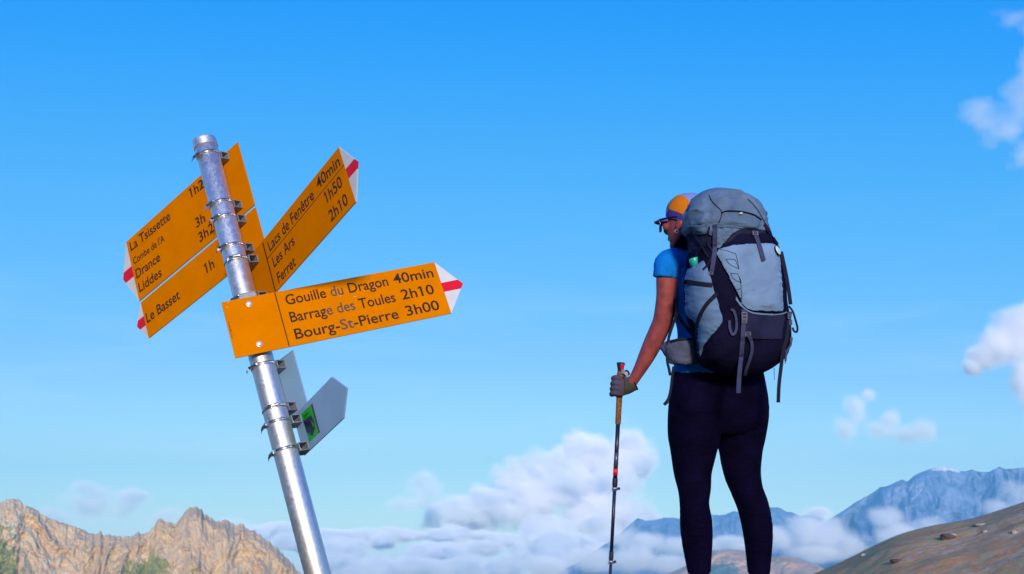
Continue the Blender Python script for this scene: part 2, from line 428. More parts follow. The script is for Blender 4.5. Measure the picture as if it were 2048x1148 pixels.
cloud('tall white cumulus cloud rising between the signpost and the hiker', 20500,
      [(900, 1035, 75, 42), (985, 1015, 95, 62), (1060, 985, 90, 78), (1085, 935, 55, 48), (1140, 960, 95, 92), (1160, 910, 48, 44), (1220, 935, 80, 84), (1250, 893, 58, 50), (1200, 1030, 120, 75), (1265, 1040, 60, 55), (1285, 925, 40, 40), (1010, 965, 40, 26)],
      .015, 1000, 700, 1.15, res=(230, 60, 150), soft=.85, seed=3.1, detail=7)
cloud('thin grey wisp left of the big cumulus', 18500, [(852, 975, 60, 50), (815, 1008, 54, 22), (900, 1012, 56, 38)], .0026, 500, 420, 1.2, res=(110, 30, 80), soft=.8, seed=8)
rs = random.Random(5)
sea = []
for k in range(46):
    x = 480 + 1010 * (k + rs.random()) / 46
    row = k % 3
    y = (1074, 1098, 1130)[row] + rs.uniform(-16, 13)
    sea.append((x, y, rs.uniform(30, 66), rs.uniform(11, 23) + 7 * row, (-900 * row + rs.uniform(-300, 300)), 700))
sea += [(905, 1070, 52, 30, 0, 600), (985, 1085, 26, 20, -200, 400), (780, 1072, 50, 20, 0, 500), (720, 1075, 40, 20, 0, 500), (1100, 1060, 60, 30, 300, 500)]
cloud('sea of low white clouds along the horizon', 17900, sea, .013, 700, 520, 1.7, res=(330, 60, 70), soft=.65, seed=5.3, detail=7)
cloud('faint lilac cloud bank behind the ochre ridge', 20000, [(90, 1030, 80, 26), (180, 1010, 80, 38), (260, 1020, 80, 36), (330, 1030, 60, 26), (430, 1060, 90, 30), (520, 1075, 70, 30), (185, 985, 46, 24), (265, 992, 44, 22)], .0026, 600, 620, 1.5, res=(200, 30, 60), soft=.8, seed=12)
cloud('pinkish cloud above the snowy far mountain', 17500, [(1690, 860, 34, 34), (1712, 815, 30, 40), (1735, 790, 22, 20), (1760, 862, 46, 28), (1815, 872, 46, 26), (1850, 862, 36, 36), (1780, 840, 26, 26)], .0042, 500, 480, .9, res=(150, 30, 100), soft=1.0, seed=2.2)
cloud('bright white cloud at the right edge of the sky', 16500, [(1965, 715, 40, 34), (2000, 690, 50, 50), (2050, 670, 70, 75), (2110, 690, 80, 90), (2055, 760, 34, 60), (2090, 810, 50, 50), (1945, 735, 24, 20)], .010, 600, 560, .8, res=(150, 40, 130), soft=.9, seed=7.7)
cloud('faint streaky cloud in the upper right corner', 9000, [(2020, 265, 62, 66), (2052, 300, 55, 60), (2048, 200, 60, 90), (2064, 100, 50, 90), (1955, 225, 50, 50), (2020, 40, 50, 30), (2090, 240, 60, 90)], .0022, 300, 260, 1.35, res=(220, 50, 360), soft=1.1, seed=4.4)
cloud('mist bank filling the valley under the snowy mountain', 9000, [(1560, 1075, 60, 34, 0, 300), (1610, 1065, 60, 42, 0, 300), (1660, 1075, 60, 44, 0, 300), (1700, 1085, 60, 40, 0, 300), (1770, 1038, 44, 30, 0, 250), (1790, 1070, 60, 40, 0, 300), (1860, 1050, 40, 26, 0, 250), (1640, 1105, 90, 26, 0, 300), (1500, 1095, 50, 16, 0, 250), (1640, 1025, 30, 14, 0, 200)],
      .013, 300, 320, .9, res=(200, 40, 90), soft=.9, seed=1.9)
cloud('pale mist at the right edge over the far mountain', 9500, [(2030, 985, 34, 34, 0, 200), (2060, 1000, 50, 46, 0, 300), (2000, 1015, 40, 20, 0, 250)], .006, 300, 300, 1.0, res=(80, 30, 60), soft=.9, seed=6.9)
cloud('mist hiding the foot of the low mountain chain', 10500, [(1290, 1085, 60, 26, 0, 250), (1230, 1075, 60, 34, 0, 250), (1350, 1095, 60, 24, 0, 250), (1410, 1090, 50, 16, 0, 250), (1465, 1085, 46, 18, 0, 250), (1200, 1050, 50, 30, 0, 250), (1180, 1115, 76, 34, -300, 250), (1260, 1118, 76, 32, -300, 250), (1330, 1125, 66, 26, -300, 250), (1100, 1132, 70, 26, -300, 250)], .012, 300, 360, 1.0, res=(150, 30, 60), soft=.8, seed=9.3)

# ------------------------------------------------------------------ signpost: solved pose (camera axes)
RP = .0381
_P = Vector((-0.84402, 0.087883, 3.555973)); _a = Vector((-.31574976, -.88364895, .34563944)).normalized()
_e1 = (Vector((1, 0, 0)) - _a.x * _a).normalized(); _e2 = _a.cross(_e1)
if _e2.z < 0: _e2 = -_e2
PW, AX, E1, E2 = c2w(_P), c2w(_a), c2w(_e1), c2w(_e2)
def proj(w):
    r, u, f = w.x, -w.y * SP + w.z * CP, w.y * CP + w.z * SP
    return 1024 + FPX * r / f, 574 - FPX * u / f

def frame(O, X, Z):
    """right-handed frame with x along X, z along Z"""
    Y = Z.cross(X).normalized()
    M = Matrix((X, Y, Z)).transposed().to_4x4(); M.translation = O
    return M
def thing(name, M, label, cat, group=None):
    o = empty(name, (0, 0, 0), label, cat, group); o.matrix_world = M
    return o
def part(name, bm_or_data, mat, parent, smooth=False, label=None, mats=None, bevel=0):
    me = bpy.data.meshes.new(name)
    if isinstance(bm_or_data, tuple):
        me.from_pydata([tuple(v) for v in bm_or_data[0]], [], [tuple(f) for f in bm_or_data[1]])
    else:
        bm_or_data.normal_update(); bm_or_data.to_mesh(me); bm_or_data.free()
    if smooth: me.polygons.foreach_set('use_smooth', [True] * len(me.polygons))
    for m in (mats or [mat]): me.materials.append(m)
    me.update()
    o = bpy.data.objects.new(name, me); COL.objects.link(o); o.parent = parent
    if label: o['label'] = label
    if bevel:
        b = o.modifiers.new('bevel', 'BEVEL'); b.width = bevel; b.segments = 2; b.limit_method = 'ANGLE'
    return o
def bm_box(lo, hi, bm=None, M=None):
    bm = bm or bmesh.new()
    vs = [bm.verts.new((M @ Vector(p)) if M else p) for p in [(x, y, z) for x in (lo[0], hi[0]) for y in (lo[1], hi[1]) for z in (lo[2], hi[2])]]
    for f in [(0, 1, 3, 2), (4, 6, 7, 5), (0, 4, 5, 1), (2, 3, 7, 6), (0, 2, 6, 4), (1, 5, 7, 3)]:
        bm.faces.new([vs[i] for i in f])
    return bm
def bm_prism(poly, y0, y1, bm=None):
    """polygon in x-z extruded along y"""
    bm = bm or bmesh.new(); n = len(poly)
    A = [bm.verts.new((x, y0, z)) for x, z in poly]; B = [bm.verts.new((x, y1, z)) for x, z in poly]
    bm.faces.new(A); bm.faces.new(B[::-1])
    for i in range(n): bm.faces.new((A[i], B[i], B[(i + 1) % n], A[(i + 1) % n]))
    bmesh.ops.recalc_face_normals(bm, faces=bm.faces)
    return bm
def bm_lathe(prof, seg=48, bm=None, M=None, close=False):
    """(r, z) profile turned about z"""
    bm = bm or bmesh.new(); rings = []
    for r, z in prof:
        rings.append([bm.verts.new((M or Matrix()) @ Vector((r * math.cos(2 * math.pi * k / seg), r * math.sin(2 * math.pi * k / seg), z))) for k in range(seg)])
    for A, B in zip(rings, rings[1:] + ([rings[0]] if close else [])):
        for k in range(seg): bm.faces.new((A[k], A[(k + 1) % seg], B[(k + 1) % seg], B[k]))
    if not close:
        bm.faces.new(rings[0][::-1]); bm.faces.new(rings[-1])
    return bm

# materials
def steel_mat(name, col, rough, scale, contrast=.35, metal=1.0):
    m, n, l, b = new_mat(name)
    b.inputs['Metallic'].default_value = metal
    tcn = n.new('ShaderNodeTexCoord')
    v = n.new('ShaderNodeTexVoronoi'); v.inputs['Scale'].default_value = scale * .5; v.inputs['Randomness'].default_value = 1
    t = n.new('ShaderNodeTexNoise'); t.inputs['Scale'].default_value = scale * .16; t.inputs['Detail'].default_value = 8; t.inputs['Roughness'].default_value = .7
    l.new(tcn.outputs['Object'], v.inputs['Vector']); l.new(tcn.outputs['Object'], t.inputs['Vector'])
    mm = n.new('ShaderNodeMix'); mm.data_type = 'RGBA'; mm.inputs[0].default_value = .35
    l.new(t.outputs[0], mm.inputs[6]); l.new(v.outputs['Color'], mm.inputs[7])
    bw = n.new('ShaderNodeRGBToBW'); l.new(mm.outputs[2], bw.inputs[0])
    r = n.new('ShaderNodeMapRange'); r.inputs[1].default_value = .3; r.inputs[2].default_value = .7
    r.inputs[3].default_value = 1 - contrast; r.inputs[4].default_value = 1.0; l.new(bw.outputs[0], r.inputs[0])
    mx = n.new('ShaderNodeMix'); mx.data_type = 'RGBA'; mx.blend_type = 'MULTIPLY'; mx.inputs[0].default_value = 1; mx.inputs[6].default_value = (*col, 1)
    l.new(r.outputs[0], mx.inputs[7]); l.new(mx.outputs[2], b.inputs['Base Color'])
    r2 = n.new('ShaderNodeMapRange'); r2.inputs[1].default_value = .3; r2.inputs[2].default_value = .7; r2.inputs[3].default_value = rough - .09; r2.inputs[4].default_value = rough + .12
    l.new(bw.outputs[0], r2.inputs[0]); l.new(r2.outputs[0], b.inputs['Roughness'])
    bp = n.new('ShaderNodeBump'); bp.inputs['Strength'].default_value = .03; bp.inputs['Distance'].default_value = .002
    l.new(bw.outputs[0], bp.inputs['Height']); l.new(bp.outputs[0], b.inputs['Normal'])
    return m
M_galv = steel_mat('galvanised_steel', (.82, .80, .82), .47, 420, .12, .93)
M_band = steel_mat('clamp_steel', (.80, .79, .77), .25, 60, .25)
M_screw = steel_mat('screw_steel', (.30, .31, .33), .35, 90, .5)
M_brk = steel_mat('cast_bracket', (.34, .38, .47), .55, 120, .35, .55)
M_sign = simple('sign_enamel', (.68, .192, .0), .6, var=.07, vscale=9, spec=.0, rvar=.08)
M_white = simple('white_enamel', (.62, .62, .66), .45, var=.06, vscale=14, spec=.4)
M_red = simple('red_enamel', (.70, .005, .03), .45, var=.05, vscale=14, spec=.15)
M_text = simple('dark_print', (.028, .012, .008), .6, spec=.1, var2=(.05, .03, .02), vscale=60)
M_textworn = simple('worn_print', (.035, .018, .012), .6, var2=(.13, .075, .035), vscale=170)
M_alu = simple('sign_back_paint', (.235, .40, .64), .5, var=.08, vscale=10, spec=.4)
M_green = simple('green_sticker', (.0, .36, .0), .35, var=.06, vscale=20)
M_navy = simple('navy_print', (.008, .012, .06), .35, var=.3, vscale=80)
M_dkgreen = simple('dark_green_print', (.0, .05, .02), .35, var=.3, vscale=60)
M_bolt = simple('bolt_zinc', (.70, .70, .74), .35, metal=.5, var=.1, vscale=300)

# pole
Mpole = frame(PW, E1, AX)
sp = thing('signpost', Mpole, 'leaning galvanised steel tube post that carries the hiking signs', 'signpost')
def t_at_y(py, off=Vector((0, 0, 0))):
    lo, hi = -3.0, 3.0
    for _ in range(50):
        m = (lo + hi) / 2
        if proj(PW + off + AX * m)[1] > py: lo = m
        else: hi = m
    return (lo + hi) / 2
T_TOP = t_at_y(281)
tb = -(PW.z + .75) / AX.z
part('pole', bm_lathe([(RP, tb), (RP, -.6), (RP, 0), (RP, T_TOP - .012), (RP - .004, T_TOP - .008)], 72), M_galv, sp, True)
part('cap', bm_lathe([(RP + .0004, T_TOP - .030), (RP + .0026, T_TOP - .030), (RP + .0026, T_TOP - .005), (RP + .0018, T_TOP - .001), (RP - .002, T_TOP + .0015), (.012, T_TOP + .0035), (.0005, T_TOP + .0038)], 144), M_galv, sp, False)

# text
def text_mesh(s):
    cu = bpy.data.curves.new('t', 'FONT'); cu.body = s; cu.size = 1.0; cu.resolution_u = 4; cu.offset = .0120; cu.fill_mode = 'FRONT'
    o = bpy.data.objects.new('t', cu); COL.objects.link(o)
    me = bpy.data.meshes.new_from_object(o)
    V = np.array([v.co[:] for v in me.vertices]); F = [tuple(p.vertices) for p in me.polygons]
    bpy.data.objects.remove(o); bpy.data.meshes.remove(me); bpy.data.curves.remove(cu)
    return V, F
capV, _ = text_mesh('H'); CAPH = capV[:, 1].max()
_one, _ = text_mesh('1'); ONEW = _one[:, 0].max() - _one[:, 0].min()
def sign_text(s):
    """text mesh with a flag added to every figure 1"""
    V, F = text_mesh(s)
    if '1' in s:
        V = V.tolist()
        for i, ch in enumerate(s):
            if ch != '1': continue
            P, _ = text_mesh(s[:i + 1]); xl = P[:, 0].max() - ONEW - .0005
            n = len(V); V += [[xl, CAPH, 0], [xl - .125, CAPH - .085, 0], [xl - .125, CAPH - .170, 0], [xl, CAPH - .105, 0]]; F = F + [(n, n + 1, n + 2, n + 3)]
        V = np.array(V)
    return V, F

class Sign:
    def __init__(self, th, off, name, label, cat, group, t_mid):
        th = math.radians(th)
        d = E1 * math.cos(th) + E2 * math.sin(th); n = -E1 * math.sin(th) + E2 * math.cos(th)
        if n.dot(E2) < 0: n = -n                      # n points away from the viewer
        self.d, self.n, self.off = d, n, off
        self.O = PW + n * off                          # front face passes through here
        self.base = t_mid
        self.M = frame(self.O + AX * t_mid, d, AX)     # local y = AX x d
        self.ys = 1.0 if (AX.cross(d)).dot(n) > 0 else -1.0   # +1 when local y points away
        self.th = thing(name, self.M, label, cat, group)
        self.Mi = self.M.inverted()
    def st(self, px, py):                              # photo pixel -> (x, z) on the front face
        r = ray(px, py); k = self.O.dot(self.n) / r.dot(self.n)
        q = self.Mi @ (r * k)
        return q.x, q.z
    def poly(self, pts, name, mat, y0, y1, label=None, bevel=0, px=True):
        P = [self.st(*p) for p in pts] if px else pts
        a, b = y0 * self.ys, y1 * self.ys
        return part(name, bm_prism(P, min(a, b), max(a, b)), mat, self.th, label=label, bevel=bevel)
    def text(self, s, p0, p1, cap, mat=None, lift=.0006, worn=()):
        V, F = sign_text(s)
        cx = [sum(V[i][0] for i in f) / len(f) for f in F]
        spans = [((text_mesh(s[:a] + '.')[0][:, 0].min() if a == 0 else text_mesh(s[:a])[0][:, 0].max() + .02), text_mesh(s[:b])[0][:, 0].max() + .02) for a, b in worn]
        x0, z0 = self.st(*p0); x1, z1 = self.st(*p1)
        w = math.hypot(x1 - x0, z1 - z0); ang = math.atan2(z1 - z0, x1 - x0)
        vx = (V[:, 0] - V[:, 0].min()) / (V[:, 0].max() - V[:, 0].min()) * w; vz = V[:, 1] / CAPH * cap
        X = x0 + vx * math.cos(ang) - vz * math.sin(ang) * 1; Z = z0 + vx * math.sin(ang) + vz * math.cos(ang)
        Y = np.full_like(X, -lift * self.ys)
        o = part('lettering', (np.stack([X, Y, Z], -1).tolist(), F), mat or M_text, self.th, mats=[M_text, M_textworn])
        for p, c in zip(o.data.polygons, cx):
            if any(a < c < b for a, b in spans): p.material_index = 1
        return o
    def clamp(self, py, ang, front=False, tail=True):
        """hose clamp round the post plus the square tube bracket between post and plate; ang = position of the worm screw round the post"""
        y_in = -(self.off) * 1.0
        Ox = self.n * (RP + .012) + self.d * .02 if not front else Vector((0, 0, 0))
        t = t_at_y(py, Ox) - self.base
        M0 = self.Mi @ frame(PW + AX * (self.base + t), E1, AX)
        # bracket
        g0, g1 = (-self.off + RP * .93) * self.ys, -.0004 * self.ys
        if front: g0, g1 = (-self.off - RP * .93) * self.ys, (.0044) * self.ys
        ya, yb = min(g0, g1), max(g0, g1); h, w, L = .014, .0028, .026
        bm = bmesh.new()
        for lo, hi in (((-L, ya, h - w), (L, yb, h)), ((-L, ya, -h), (L, yb, -h + w)), ((-L, ya, -h + w), (L, ya + w, h - w)), ((-L, yb - w, -h + w), (L, yb, h - w))):
            bm_box((lo[0], lo[1], lo[2] + t), (hi[0], hi[1], hi[2] + t), bm)
        br = part('bracket', bm, M_brk, self.th, bevel=.0008)
        # band
        hb = .0048
        band = part('clamp', bm_lathe([(RP + .0002, -hb), (RP + .0016, -hb), (RP + .0019, -hb * .3), (RP + .0019, hb * .3), (RP + .0016, hb), (RP + .0002, hb)], 96, M=M0, close=True), M_band, self.th, True)
        # slots pressed into the band
        bm = bmesh.new()
        for k in range(26):
            a = ang + .42 + k * .055
            Mk = M0 @ Matrix.Rotation(a, 4, 'Z') @ Matrix.Translation((RP + .0019, 0, 0)) @ Matrix.Rotation(.25, 4, 'X')
            bm_box((-.0004, -.0005, -hb * .7), (.0003, .0005, hb * .7), bm, Mk)
        part('slots', bm, M_screw, band)
        # worm housing with screw head and loose tail
        Mh = M0 @ Matrix.Rotation(ang, 4, 'Z') @ Matrix.Translation((RP + .0062, 0, 0))
        bm = bmesh.new()
        for k in range(13):
            pass
        bm_lathe([(.0052, -.012), (.0058, -.011), (.0058, .011), (.0052, .012)], 16, bm, Mh @ Matrix.Rotation(rad(90), 4, 'X'))
        bm_box((-.0055, -.013, -.0062), (.000, .013, .0062), bm, Mh)
        part('screw_housing', bm, M_band, band)
        bm = bm_lathe([(.0034, .012), (.0034, .0165), (.0046, .0165), (.0046, .0225), (.0030, .0232)], 6, None, Mh @ Matrix.Rotation(rad(90), 4, 'X'))
        part('screw', bm, M_screw, band)
        if tail:
            bm = bmesh.new(); pts = [(-.002, -.010, -.002), (.001, -.020, -.004), (.004, -.027, -.007), (.003, -.033, -.012)]
            for p, q in zip(pts, pts[1:]):
                vs = [bm.verts.new(Mh @ Vector(v)) for v in [(p[0], p[1], p[2] - .004), (p[0], p[1], p[2] + .004), (q[0], q[1], q[2] + .004), (q[0], q[1], q[2] - .004),
                                                             (p[0] + .001, p[1], p[2] - .004), (p[0] + .001, p[1], p[2] + .004), (q[0] + .001, q[1], q[2] + .004), (q[0] + .001, q[1], q[2] - .004)]]
                for f in [(0, 1, 2, 3), (7, 6, 5, 4), (0, 4, 5, 1), (3, 2, 6, 7), (1, 5, 6, 2), (0, 3, 7, 4)]: bm.faces.new([vs[i] for i in f])
            part('band_tail', bm, M_band, band)
        return br

TH = .0040
def rect_tip(sg, TL, TR, BR, BL, side, tipL, stripe=(.41, .585)):
    """orange board with a white pointed end crossed by a red stripe; corners as photo pixels"""
    c = [sg.st(*p) for p in (TL, TR, BR, BL)]
    x0 = (c[0][0] + c[3][0]) / 2; x1 = (c[1][0] + c[2][0]) / 2
    z1 = (c[0][1] + c[1][1]) / 2; z0 = (c[2][1] + c[3][1]) / 2
    bd = sg.poly([(x0, z0), (x1, z0), (x1, z1), (x0, z1)], 'board', M_sign, 0, TH, px=False, bevel=.0006)
    H = z1 - z0; xb = x1 if side > 0 else x0; s = side; tip = (xb + s * tipL, z0 + H * .5)
    za, zb = z1 - H * stripe[0], z1 - H * stripe[1]
    def edge_x(z):  # x on the slanted edges
        return xb + s * tipL * (1 - abs(z - (z0 + H * .5)) / (H * .5))
    g = s * .0004
    up = [(xb + g, z1 - .0002), (edge_x(za), za), (xb + g, za)]
    dn = [(xb + g, z0 + .0002), (edge_x(zb), zb), (xb + g, zb)]
    md = [(xb + g, za - .0002), (edge_x(za), za - .0002), tip, (edge_x(zb), zb + .0002), (xb + g, zb + .0002)]
    for nm, pl, mt in (('arrow_tip', up, M_white), ('arrow_tip', dn, M_white), ('stripe', md, M_red)):
        if s < 0: pl = pl[::-1]
        sg.poly(pl, nm, mt, 0, TH, px=False)
    return x0, x1, z0, z1

G_DIR = 'yellow hiking direction signs on the post'
O_ = .0681
A = Sign(-40.78, O_, 'direction_sign', 'tall orange sign top left of the post reading La Tsissette, Combe de l\'A, Drance, Liddes', 'sign', G_DIR, .50)
rect_tip(A, (251.8, 483.5), (474.5, 285.3), (510.2, 411.6), (278.3, 600.2), -1, .066)
def r1(x, y): return 220 + x / 2.609, 260 + y / 2.609
A.text('La Tsissette', r1(110, 633), r1(317, 464), .036)
A.text('Combe de l\'A', r1(125, 703), r1(286, 578), .0265)
A.text('Drance', r1(140, 776), r1(264, 680), .036)
A.text('Liddes', r1(155, 848), r1(272, 760), .036)
A.text('1h20', r1(420, 357), r1(519, 276), .036)
A.text('3h', r1(452, 512), r1(499, 476), .036)
A.text('3h20', r1(470, 587), r1(571, 505), .036)
A.clamp(312, rad(-128)); A.clamp(409, rad(-122))
B = Sign(-40.78, O_, 'direction_sign', 'narrow orange sign below the La Tsissette sign reading Le Basset 1h', 'sign', G_DIR, .30)
rect_tip(B, (281.3, 606.5), (510.2, 412.4), (530, 489.5), (297.8, 677.8), -1, .052, (.38, .64))
B.text('Le Basset', r1(195, 1008), r1(367, 878), .0375)
B.text('1h', r1(500, 753), r1(547, 716), .0375)
B.clamp(438, rad(-112)); B.clamp(495, rad(-112))
L = Sign(-54.05, O_, 'direction_sign', 'orange sign slanting up to the right reading Lacs de Fenêtre, Les Ars, Ferret', 'sign', G_DIR, .13)
def r2(x, y): return 400 + x / 3.479, 270 + y / 3.479
p0, p1 = (527.5, 481.5), (551.3, 582.5)
q0, q1 = L.st(*p0), L.st(*p1)
Lx0 = -.05
xx = [L.st(675.4, 293), L.st(713.3, 405.1)]
z1_ = (q0[1] + xx[0][1]) / 2; z0_ = (q1[1] + xx[1][1]) / 2; xr = (xx[0][0] + xx[1][0]) / 2
def topx(sg, x, z): return proj(sg.M @ Vector((x, 0, z)))
rect_tip(L, topx(L, Lx0, z1_), topx(L, xr, z1_), topx(L, xr, z0_), topx(L, Lx0, z0_), 1, .066)
L.poly([r2(434, 750), r2(440.5, 748), r2(528.5, 1085), r2(522, 1087)], 'line', M_text, -.0006, -.0001)
L.poly([r2(468, 861), r2(469.5, 865), r2(1001, 212), r2(1000, 208)], 'line', M_text, -.0006, -.0001)
L.text('Lacs de Fenêtre', r2(487, 812), r2(797, 438), .0355)
L.text('40min', r2(822, 380), r2(978, 208), .0355)
L.text('Les Ars', r2(518, 922), r2(662, 757), .0355)
L.text('1h50', r2(880, 480), r2(994, 350), .0355)
L.text('Ferret', r2(550, 1034), r2(670, 902), .0355)
L.text('2h10', r2(912, 607), r2(1034, 472), .0355)
L.clamp(518, rad(-75)); L.clamp(592, rad(-118))
F = Sign(15.67, -.0601, 'direction_sign', 'bright yellow sign facing the viewer reading Gouille du Dragon, Barrage des Toules, Bourg-St-Pierre', 'sign', G_DIR, -.06)
rect_tip(F, (443, 604.5), (868.5, 524), (902.2, 627), (470, 716), 1, .074)
def r3(x, y): return 430 + x / 3.938, 510 + y / 3.938
F.poly([r3(466, 296), r3(474, 294), r3(589, 718), r3(581, 720)], 'line', M_text, -.0006, -.0001)
F.text('Gouille du Dragon', r3(565, 394), r3(1370, 240), .0355, worn=((8, 10),))
F.text('40min', r3(1412, 228), r3(1726, 172), .0355)
F.text('Barrage des Toules', r3(600, 530), r3(1428, 366), .0355, worn=((6, 11),))
F.text('2h10', r3(1478, 352), r3(1732, 303), .0355)
F.text('Bourg-St-Pierre', r3(638, 663), r3(1452, 497), .0355, worn=((6, 8),))
F.text('3h00', r3(1515, 480), r3(1774, 428), .0355)
for k in range(11):       # tiny maker's imprint, too small to read
    y = 532 + k * 12; x = 103 + k * 2.9; w_ = (9, 6, 11, 7, 10, 13, 8, 5, 9, 6, 7)[k]
    F.poly([r3(x, y), r3(x + w_, y - 2), r3(x + w_ + 1, y + 4), r3(x + 1, y + 6)], 'imprint', M_text, -.0005, -.0001)
for (x, y) in ((95, 412), (105, 372), (985, 323), (1108, 330), (1095, 327)):
    F.poly([r3(x - 3, y), r3(x, y - 4), r3(x + 4, y), r3(x, y + 4)], 'chip', M_white, -.0005, -.0001)
for (x, y) in ((268, 386), (349, 702)):
    bx, bz = F.st(*r3(x, y))
    Mb = Matrix.Translation((bx, 0, bz)) @ Matrix.Rotation(rad(90) * F.ys, 4, 'X')
    bm = bm_lathe([(.0098, -.0003), (.0104, .0006), (.0100, .0018), (.0075, .0020)], 28, None, Mb)
    wsh = part('washer', bm, M_bolt, F.th, True)
    bm = bm_lathe([(.0078, .0018), (.0080, .0026), (.0078, .0066), (.0062, .0078), (.0020, .0082)], 6, None, Mb)
    part('bolt', bm, M_bolt, F.th, bevel=.0006)
F.clamp(607, rad(150), True, False); F.clamp(689, rad(150), True, False)
G_W = 'white plates low on the post'
C = Sign(-44, O_, 'white_plate', 'narrow blank white plate standing behind the post just under the yellow sign', 'sign', G_W, -.22)
cx1, cz1 = C.st(585, 700); _, cz0 = C.st(614, 812)
C.poly([(-.085, cz0), (cx1, cz0), (cx1, cz1), (-.085, cz1)], 'board', M_alu, 0, .004, px=False, bevel=.0006)
C.clamp(729, rad(-118)); C.clamp(813, rad(-78), tail=False)
D = Sign(-57.33, O_, 'white_plate', 'blank white pointed plate with a green sticker, lowest on the post', 'sign', G_W, -.36)
dx0, dz0 = D.st(607.6, 910.8); dxa, dz1 = D.st(661.6, 755.1); dxb, dz0b = D.st(688.2, 835.7); dxt, dzt = D.st(693.6, 776.9)
dz0 = (dz0 + dz0b) / 2; dxa = (dxa + dxb) / 2
D.poly([(dx0, dz0), (dxa, dz0), (dxt, (dz0 + dz1) / 2), (dxa, dz1), (dx0, dz1)], 'board', M_alu, 0, .005, px=False, bevel=.0006)
def r4(x, y): return 440 + x / 4.593, 680 + y / 4.593
st_ = D.poly([r4(745, 681), r4(836, 594), r4(906, 858), r4(821, 940)], 'sticker', M_green, -.0005, -.0001)
D.poly([r4(836, 594), r4(848, 580), r4(919, 848), r4(906, 858)], 'sticker_border', M_navy, -.0005, -.0001)
D.poly([r4(776, 722), r4(782, 690), r4(798, 668), r4(822, 664), r4(812, 678), r4(800, 680), r4(790, 700)], 'print', M_dkgreen, -.0009, -.0005)
D.poly([r4(764, 740), r4(790, 728), r4(812, 706), r4(838, 690), r4(852, 712), r4(868, 752), r4(876, 800), r4(862, 850), r4(848, 884), r4(824, 862), r4(800, 850), r4(790, 822), r4(782, 782), r4(770, 762)], 'print', M_navy, -.0009, -.0005)
D.poly([r4(842, 740), r4(856, 764), r4(866, 796), r4(862, 800), r4(848, 770)], 'print', M_green, -.0013, -.0009)
D.clamp(838, rad(-150)); D.clamp(893, rad(-150))

# ------------------------------------------------------------------ hiker
FWD = Vector((0, CP, SP))
def crom(pts, n=6, closed=False):
    """Catmull-Rom through tuples"""
    P = [np.array(p, float) for p in pts]; out = []
    N = len(P); rng = range(N if closed else N - 1)
    for i in rng:
        if closed: a, b, c, d = P[(i - 1) % N], P[i], P[(i + 1) % N], P[(i + 2) % N]
        else: a, b, c, d = P[max(i - 1, 0)], P[i], P[i + 1], P[min(i + 2, N - 1)]
        for k in range(n):
            t = k / n
            out.append(.5 * ((2 * b) + (-a + c) * t + (2 * a - 5 * b + 4 * c - d) * t * t + (-a + 3 * b - 3 * c + d) * t ** 3))
    if not closed: out.append(P[-1])
    return out
def tube(bm, pts, seg=20, sub=4, caps=True, ref=None, sq=2.0):
    """pts: (px, py, depth, half width px, half depth m) -> smooth tapered limb added to bm"""
    Q = crom(pts, sub); C = [at(q[0], q[1], q[2]) for q in Q]; rings = []
    for i, q in enumerate(Q):
        T = (C[min(i + 1, len(C) - 1)] - C[max(i - 1, 0)]).normalized()
        u = T.cross(ref or FWD).normalized(); v = u.cross(T).normalized()
        rx = q[3] * q[2] / FPX; ry = q[4]; ring = []
        for k in range(seg):
            a = 2 * math.pi * k / seg; c, s = math.cos(a), math.sin(a)
            c = math.copysign(abs(c) ** (2 / sq), c); s = math.copysign(abs(s) ** (2 / sq), s)
            ring.append(bm.verts.new(C[i] + u * rx * c + v * ry * s))
        rings.append(ring)
    for A, B in zip(rings, rings[1:]):
        for k in range(seg): bm.faces.new((A[k], A[(k + 1) % seg], B[(k + 1) % seg], B[k]))
    if caps:
        bm.faces.new(rings[0][::-1]); bm.faces.new(rings[-1])
def wtube(bm, pts, seg=16, sub=4, ref=None):
    """pts: (Vector, r1, r2)"""
    Q = crom([(*p[0], p[1], p[2]) for p in pts], sub); C = [Vector(q[:3]) for q in Q]; rings = []
    for i, q in enumerate(Q):
        T = (C[min(i + 1, len(C) - 1)] - C[max(i - 1, 0)]).normalized()
        r_ = ref or FWD
        if abs(T.dot(r_)) > .95: r_ = Vector((1, 0, 0))
        u = T.cross(r_).normalized(); v = u.cross(T).normalized()
        rings.append([bm.verts.new(C[i] + u * q[3] * math.cos(2 * math.pi * k / seg) + v * q[4] * math.sin(2 * math.pi * k / seg)) for k in range(seg)])
    for A, B in zip(rings, rings[1:]):
        for k in range(seg): bm.faces.new((A[k], A[(k + 1) % seg], B[(k + 1) % seg], B[k]))
    bm.faces.new(rings[0][::-1]); bm.faces.new(rings[-1])
def ellipsoid(bm, c, X, Y, Z, seg=20):
    r = bmesh.ops.create_uvsphere(bm, u_segments=seg, v_segments=seg // 2 + 2, radius=1)
    M = Matrix((X, Y, Z)).transposed().to_4x4(); M.translation = c
    bmesh.ops.transform(bm, matrix=M, verts=r['verts'])
